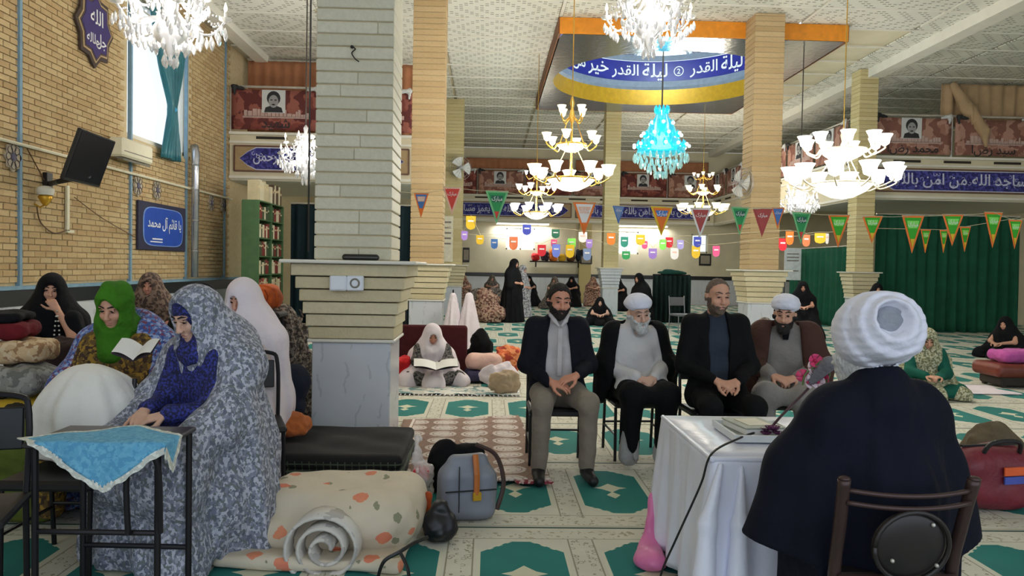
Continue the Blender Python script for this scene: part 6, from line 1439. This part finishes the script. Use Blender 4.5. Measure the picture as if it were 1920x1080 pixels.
for i, (px, Y, c, lab) in enumerate(((893, 21, M_GREYF, 'heap of floral chadors at the far left of the hall floor'), (915, 20.2, print_cloth('faded red floral chador', (134, 92, 80), [(92, 56, 50)]), 'heap of faded red floral cloth right of the far left heap'), (930, 21.5, M_GREYF, 'small floral heap next to the standing woman in black'))):
    lump('clothes_heap', lab, 'clothes', (L5(px, Y), Y, 0), [((0, 0, .4), (.32, .25, .5)), ((.1, -.1, .2), (.4, .3, .25))], c, .03, .06, 6)
# cloth rack and steel chair in the distance
t = thing('cloth_rack', 'rack draped with dark green black cloth behind the white-bearded cleric', 'rack', (L5(1262, 20.2), 20.2, 0)); pleats('drape', -.5, .5, .06, 1.32, cloth('dark green black cloth', (20, 36, 34), .25), t, n=8, amp=.06)
for s in (-1, 1): MB().tube([(s*.48, .08, 0), (s*.48, .08, 1.34)], .018).build('post', M_BSTEEL, t)
MB().tube([(-.5, .08, 1.33), (.5, .08, 1.33)], .018).build('top_bar', M_BSTEEL, t); lump('folded_cloth', 'dark green cloth heaped on top of the draped rack', 'cloth', (L5(1262, 20.2), 20.2, 1.34), [((0, .04, .05), (.4, .1, .07))], cloth('dark teal cloth', (24, 60, 52), .2), .02, .02, 9, floor=0)
men_chair('grey steel chair standing in front of the draped rack', (L5(1282, 17.6), 17.6, 0), .3, plain('grey steel', (130, 132, 136), .35, .6), plain('grey vinyl', (96, 98, 104), .5))['group'] = 'loose chairs'
# frames on the far wall, shelf with bundles
for px, py, w, h, lab in ((874, 478, .28, .62, 'narrow dark framed picture at the left end of the far wall'), (1099, 487, .5, .36, 'dark framed picture on the far pilaster'), (1322, 487, .52, .5, 'dark square framed picture at the right of the far wall')):
    p = P(px, py, FW-.06 if px != 1099 else FW-.38); t = thing('picture_frame', lab, 'picture', p, 0, 'pictures on the far wall'); MB().box((0, 0, 0), (w, .04, h), bev=.01).build('frame', M_BLKST if False else M_BLKP, t); MB().box((0, -.022, 0), (w*.75, .006, h*.7)).build('print', plain('faded print', (150, 140, 124), .6), t)
t = thing('wall_shelf', 'long dark wall shelf heaped with coloured bundles on the far wall', 'shelf', (P(1045, 492, FW-.2).x, FW-.22, P(1045, 491, FW-.2).z)); MB().box((0, 0, 0), (2.3, .36, .05)).build('board', M_DK, t)
for s in (-1, 1): MB().box((s*.9, .1, -.12), (.05, .16, .22)).build('bracket', M_DK, t)
for i, (c, n) in enumerate((((196, 44, 40), 'red'), ((60, 50, 60), 'dark'), ((206, 110, 40), 'orange'), ((216, 168, 50), 'amber'), ((90, 60, 44), 'brown'), ((40, 44, 54), 'slate black'))):
    cush('bundle', '%s cloth bundle on the far wall shelf' % n, 'bundle', (t.location.x-.92+.37*i, FW-.25, t.location.z+.026), (.16, .13, .16+.05*(i % 3)), cloth('bundle cloth '+n, c, .2), .1, .02, .025)

# ================================================================== TABLE, BOOK, MICROPHONE, CHAIR
TX0, TX1, TY0, TY1, TZ = .94, 1.86, 3.1, 3.95, .70
tc = Vector(((TX0+TX1)/2, (TY0+TY1)/2, 0)); t = thing('table', 'plain wooden table hidden under the white satin cloth', 'table', tc)
M_WOOD = plain('brown wood', (120, 84, 54), .5); MB().box((0, 0, TZ-.02), (TX1-TX0, TY1-TY0, .03), bev=.005).build('tabletop', M_WOOD, t)
for sx in (-1, 1):
    for sy in (-1, 1): MB().box((sx*.42, sy*.38, TZ/2-.02), (.05, .05, TZ-.04)).build('leg', M_WOOD, t)
M_SATIN = cloth('white satin', (226, 228, 244), .04, 3, .35); M_PINK = cloth('pink satin', (224, 120, 172), .1, 4, .4)
t = thing('tablecloth', 'white satin cloth draped over the table before the cleric', 'tablecloth', tc)
hx, hy = (TX1-TX0)/2+.015, (TY1-TY0)/2+.015
def skirt(zlo, off, nfold, amp):
    per = [(-hx, hy), (-hx, -hy), (hx, -hy), (hx, hy)]; seg = [2*hy, 2*hx, 2*hy, 2*hx]; tot = sum(seg)
    def f(u, v):
        s = u*tot; i = 0
        while i < 3 and s > seg[i]: s -= seg[i]; i += 1
        a, b = Vector(per[i]), Vector(per[(i+1) % 4]); q = min(s/seg[i], 1); p = a.lerp(b, q); d = (b-a).normalized(); n = Vector((-d.y, d.x))*-1
        if i == 0: n = Vector((-1, 0))
        elif i == 1: n = Vector((0, -1))
        elif i == 2: n = Vector((1, 0))
        else: n = Vector((0, 1))
        cn = max(0, 1-min(q, 1-q)*seg[i]/.16); w = amp*v*(1+.8*math.sin(s*nfold)+.5*math.sin(s*nfold*2.3+1))+off+.05*v*cn
        p = p+n*w; return (p.x, p.y, TZ+.004-(TZ-zlo)*v)
    return f
solid(MB().grid(skirt(.05, .004, 24, .02), 160, 20).build('hanging_skirt', M_SATIN, t, True), .004)
solid(MB().grid(lambda u, v: ((u-.5)*2*hx, (v-.5)*2*hy, TZ+.008), 6, 6).build('cloth_top', M_SATIN, t, True), .004)
s_ = S(); s_.path([(-hx-.0, hy, TZ+.0), (-hx-.0, -hy, TZ), (hx, -hy, TZ)], [.012, .012, .012], .01); skin(s_, 'rounded_edge', M_SATIN, t, .006)
s_ = S(); s_.path([(-hx+.03, -hy-.02, TZ-.02), (-hx-.03, -hy-.06, .45), (-hx-.05, -hy-.09, .2)], [.012, .035, .05], .03); s_.path([(-hx+.12, -hy-.01, TZ-.03), (-hx+.1, -hy-.06, .45), (-hx+.09, -hy-.08, .2)], [.01, .03, .045], .03); skin(s_, 'corner_fold', M_SATIN, t, .009)
t = thing('underskirt', 'pink satin underskirt showing beside the white cloth at the table corner', 'cloth', tc)
solid(MB().grid(lambda u, v: (lambda p: (p[0], p[1], .3-.29*v))(skirt(.02, -.03, 18, .008)(u, .35)), 120, 8).build('pink_skirt', M_PINK, t, True), .003)
s_ = S(); s_.path([(-hx-.05, hy-.02, .3), (-hx-.06, hy-.05, .16), (-hx-.07, hy-.1, .04)], [.012, .03, .045], .03); s_.ell((-hx-.1, hy-.22, .04), (.08, .12, .05), None, .06); s_.disp(rumple(.008, 22)); s_.fn('x', zmin(.004), .006); skin(s_, 'pink_gather', M_PINK, t, .008)
t = thing('tray', 'flat white plastic tray at the near edge of the white table', 'tray', (P(1410, 830, 3.55).x, 3.5, TZ+.012)); M_WPL = plain('white plastic', (216, 220, 222), .35, 0, .03)
MB().box((0, 0, .006), (.3, .34, .01), bev=.004).build('tray_base', M_WPL, t)
for x, y, w, d in ((-.15, 0, .012, .34), (.15, 0, .012, .34), (0, -.17, .3, .012), (0, .17, .3, .012)): MB().box((x, y, .02), (w, d, .03)).build('tray_rim', M_WPL, t)
t = thing('quran_book', 'closed pale green-grey book lying in the white tray', 'book', (P(1385, 798, 3.72).x, 3.53, TZ+.026), .15); MB().box((0, 0, .018), (.18, .24, .03), bev=.004).build('page_block', plain('book page', (228, 226, 222)), t)
M_GCOV = plain('pale green grey cover', (158, 164, 152), .5); MB().box((0, 0, .036), (.19, .25, .006), bev=.002).build('cover', M_GCOV, t); MB().box((0, 0, .001), (.19, .25, .005)).build('cover', M_GCOV, t); MB().box((0, 0, .0405), (.11, .15, .003)).build('cover_panel', plain('cream cover panel', (206, 202, 182), .5), t)
# microphone with flowers
t = thing('microphone', 'microphone on a slim slanting stem, its head wrapped in a grey windscreen', 'microphone', (P(1438, 800, 3.45).x, 3.45, TZ+.012))
b0 = Vector(t.location); hd_ = P(1548, 690, 3.2)-b0; MB().lathe([(.06, 0), (.06, .012), (.02, .02), (.012, .03)], (0, 0, 0), 14).build('foot', M_BLKP, t, True)
st = spline([(0, 0, .02), hd_*.25+Vector((0, 0, .02)), hd_*.7, hd_], 6); MB().tube(st, .006, 6).build('stem', plain('dark rose stem', (86, 62, 70), .5), t)
s_ = S(); s_.cone(hd_-Vector((.05, -.02, .055)), hd_+Vector((.01, -.01, .02)), .02, .032, .01); skin(s_, 'windscreen', cloth('grey foam', (122, 122, 130), .1, 30), t, .005)
FLW = MB()
for i in range(5):
    a = 2*PI*i/5; FLW.grid(lambda u, v: ((.006+.022*u)*math.cos(a+(v-.5)*1.1), (.006+.022*u)*math.sin(a+(v-.5)*1.1), .012*u*u+.004*abs(v-.5)), 3, 3)
for i, (px, py, c, lab) in enumerate(((1528, 677, 'pinkf', 'bright pink blossom highest on the microphone garland'), (1516, 690, 'whitef', 'white blossom just under the highest pink one'), (1541, 684, 'pinkf', 'bright pink blossom beside the microphone head'), (1506, 706, 'pinkf', 'pink blossom lowest left on the microphone garland'), (1522, 708, 'whitef', 'white blossom lowest left on the microphone garland'), (1548, 714, 'pinkf', 'pink blossom at the lower right of the microphone garland'), (1534, 717, 'whitef', 'white blossom at the lower right of the microphone garland'), (1512, 717, 'whitef', 'white blossom hanging lowest under the microphone stem'))):
    m = plain('bright pink petal', (232, 70, 126), .6) if c == 'pinkf' else plain('white pink petal', (244, 214, 224), .6)
    o = thing('silk_flower', lab, 'flower', P(px, py, 3.22), 0, 'silk flowers on the microphone'); o.rotation_euler = (1.3, .3*(i % 3-1), i)
    MATS_ = MB(); MATS_.v, MATS_.f, MATS_.mi = list(FLW.v), list(FLW.f), list(FLW.mi)
    k = solid(MATS_.build('petals', m, o, True), .002); MB().ball((0, 0, .006), .007, 8, 5).build('flower_centre', plain('rose centre', (190, 40, 90), .6), o)
tag(MB().tube(spline([P(x, y, 3.21) for x, y in ((1505, 722), (1510, 702), (1527, 688), (1545, 676), (1556, 700), (1548, 718))], 5), .004, 5).build('silk_garland', plain('leaf green stem', (90, 120, 70), .6)), 'thin stem of the pink and white silk garland round the microphone', 'stem')
o = thing('silk_flower', 'dark purple blossom cluster at the foot of the microphone stem', 'flower', (b0.x+.0, b0.y-.06, TZ+.04), 0, 'silk flowers on the microphone')
for i in range(6):
    q = MB(); q.v, q.f, q.mi = [tuple(Vector(v)*.9+Vector((.028*math.cos(i), .02*math.sin(i*2), .014*(i % 3)))) for v in FLW.v], list(FLW.f), list(FLW.mi); solid(q.build('petals', plain('dark purple petal', (96, 36, 84), .6), o, True), .002)
cb = [b0+Vector((-.03, 0, .03))]+[P(x, y, Y) for x, y, Y in ((1385, 822, 3.3), (1335, 850, 3.1))]+[Vector((TX0-.06, 3.06, .62)), P(1300, 940, 3.05), P(1268, 1010, 3.08), P(1240, 1075, 3.1), P(1228, 1140, 3.12)]
tag(MB().tube(spline(cb, 8), .005, 6).build('microphone_cable', M_WIREB), 'thin black microphone cable curving down across the white tablecloth', 'cable')
# brown chair in front
t = thing('chair', 'brown steel chair with oval padded back under the cleric seen from behind', 'chair', (1.36, 2.66, 0), PI+.02); M_BRN = plain('glossy brown steel', (70, 52, 50), .35, .35); M_LEATH = plain('dark brown vinyl', (40, 34, 34), .4)
for s in (-1, 1):
    MB().tube(spline([(s*.2, .17, 0), (s*.2, .17, .45), (s*.205, .21, .65), (s*.215, .25, .81)], 6), .021, 10).build('post', M_BRN, t, True); MB().ball((s*.215, .25, .812), (.0205, .0205, .01), 10, 6).build('post_cap', M_BRN, t, True)
    MB().tube([(s*.19, -.2, 0), (s*.19, -.19, .44)], .014).build('leg', M_BRN, t, True)
for z in (.775, .735): MB().tube([(x*.205, .25+.03*(1-x*x), z-.012*(1-x*x)) for x in [i/8-1 for i in range(17)]], .0085, 8).build('rail', M_BRN, t, True)
MB().tube([(x*.2, .2, .47) for x in (-1, 0, 1)], .012).build('lower_rail', M_BRN, t)
s_ = S(); s_.ell((0, .255, .60), (.125, .03, .118), rotm(-.16, 0, 0), .02); s_.disp(lambda p: .0*p[:, 0]); skin(s_, 'oval_back', M_LEATH, t, .008)
MB().tube([(.122*math.cos(a), .275-.16*.118*math.sin(a)*-1*0+.016*math.sin(a), .60+.116*math.sin(a)) for a in [2*PI*i/28 for i in range(29)]], .008, 6).build('oval_rim', M_LEATH, t, True)
for x, z in ((-.06, .675), (.07, .56), (-.075, .545)): MB().ball((x, .288, z), .007, 8, 5).build('stud', M_CHROME, t, True)
MB().box((0, -.01, .455), (.4, .38, .04), bev=.015).build('seat', M_LEATH, t)

# ================================================================== RIGHT SIDE FLOOR
t = thing('ottoman', 'red brown ottoman at the right edge of the carpet', 'ottoman', (6.98, 10.0, 0)); s_ = S(); s_.box((0, 0, .23), (.36, .3, .09), .07); skin(s_, 'padded_top', plain('red brown leather', (106, 44, 30), .4), t, .014); MB().box((0, 0, .1), (.55, .46, .14), bev=.02).build('base', M_DK, t)
for sx in (-1, 1):
    for sy in (-1, 1): MB().box((sx*.22, sy*.18, .03), (.05, .05, .05)).build('foot', M_DK, t)
cush('cushion', 'pink purple cushion on the red brown ottoman', 'cushion', (7.02, 10.0, .325), (.26, .2, .08), cloth('pink purple cloth', (176, 82, 150), .15), .1, .01)
t = thing('floor_sheet', 'white crumpled sheet on the carpet left of the ottoman', 'sheet', (L5(1850, 9.7), 9.6, 0)); solid(MB().grid(lambda u, v: ((u-.5)*.62+.04*math.sin(v*9), (v-.5)*.75, .014+.035*abs(math.sin(u*8+v*3))*math.sin(PI*u)*math.sin(PI*v)), 30, 24).build('sheet_cloth', M_WCH, t, True), .006)
t = thing('duffel_bag', 'burgundy duffel bag with coloured patches at the right edge', 'bag', (3.18, 4.75, 0), .2); s_ = S(); s_.box((0, 0, .2), (.3, .17, .19), .12); s_.disp(rumple(.012, 9)); s_.fn('x', zmin(.004), .006); skin(s_, 'bag_body', cloth('burgundy nylon', (112, 30, 46), .2, 5, .5), t, .012)
MB().box((.06, -.178, .27), (.2, .01, .05)).build('patch', plain('orange patch', (226, 96, 44)), t); MB().box((.06, -.18, .215), (.2, .01, .045)).build('patch', plain('blue patch', (70, 84, 170)), t); MB().tube(spline([(-.14, -.1, .34), (-.1, -.14, .44), (.1, -.14, .44), (.14, -.1, .34)], 6), .014).build('handle', M_BLKP, t); MB().box((0, -.02, .4), (.42, .02, .012)).build('zip', M_BLKP, t)
lump('cloth_bundle', 'olive cloth bundle behind the burgundy duffel bag', 'bundle', (3.55, 5.25, 0), [((0, 0, .2), (.2, .16, .24))], M_KHA, .014, .02, 10)
t = thing('notice_board', 'white notice sheet on a stand left of the side curtain', 'notice', (P(1486, 500, 22.5).x, 22.5, 0)); MB().box((0, 0, 1.7), (.5, .02, .95)).build('sheet', plain('white paper', (222, 224, 226), .7), t)
for s in (-1, 1): MB().tube([(s*.22, .03, 0), (s*.22, .03, 2.1)], .015).build('post', M_BSTEEL, t)
for z in (2.0, 1.9, 1.8, 1.5): MB().box((0, -.012, z), (.36, .004, .03)).build('print_line', plain('grey print', (130, 120, 108)), t)
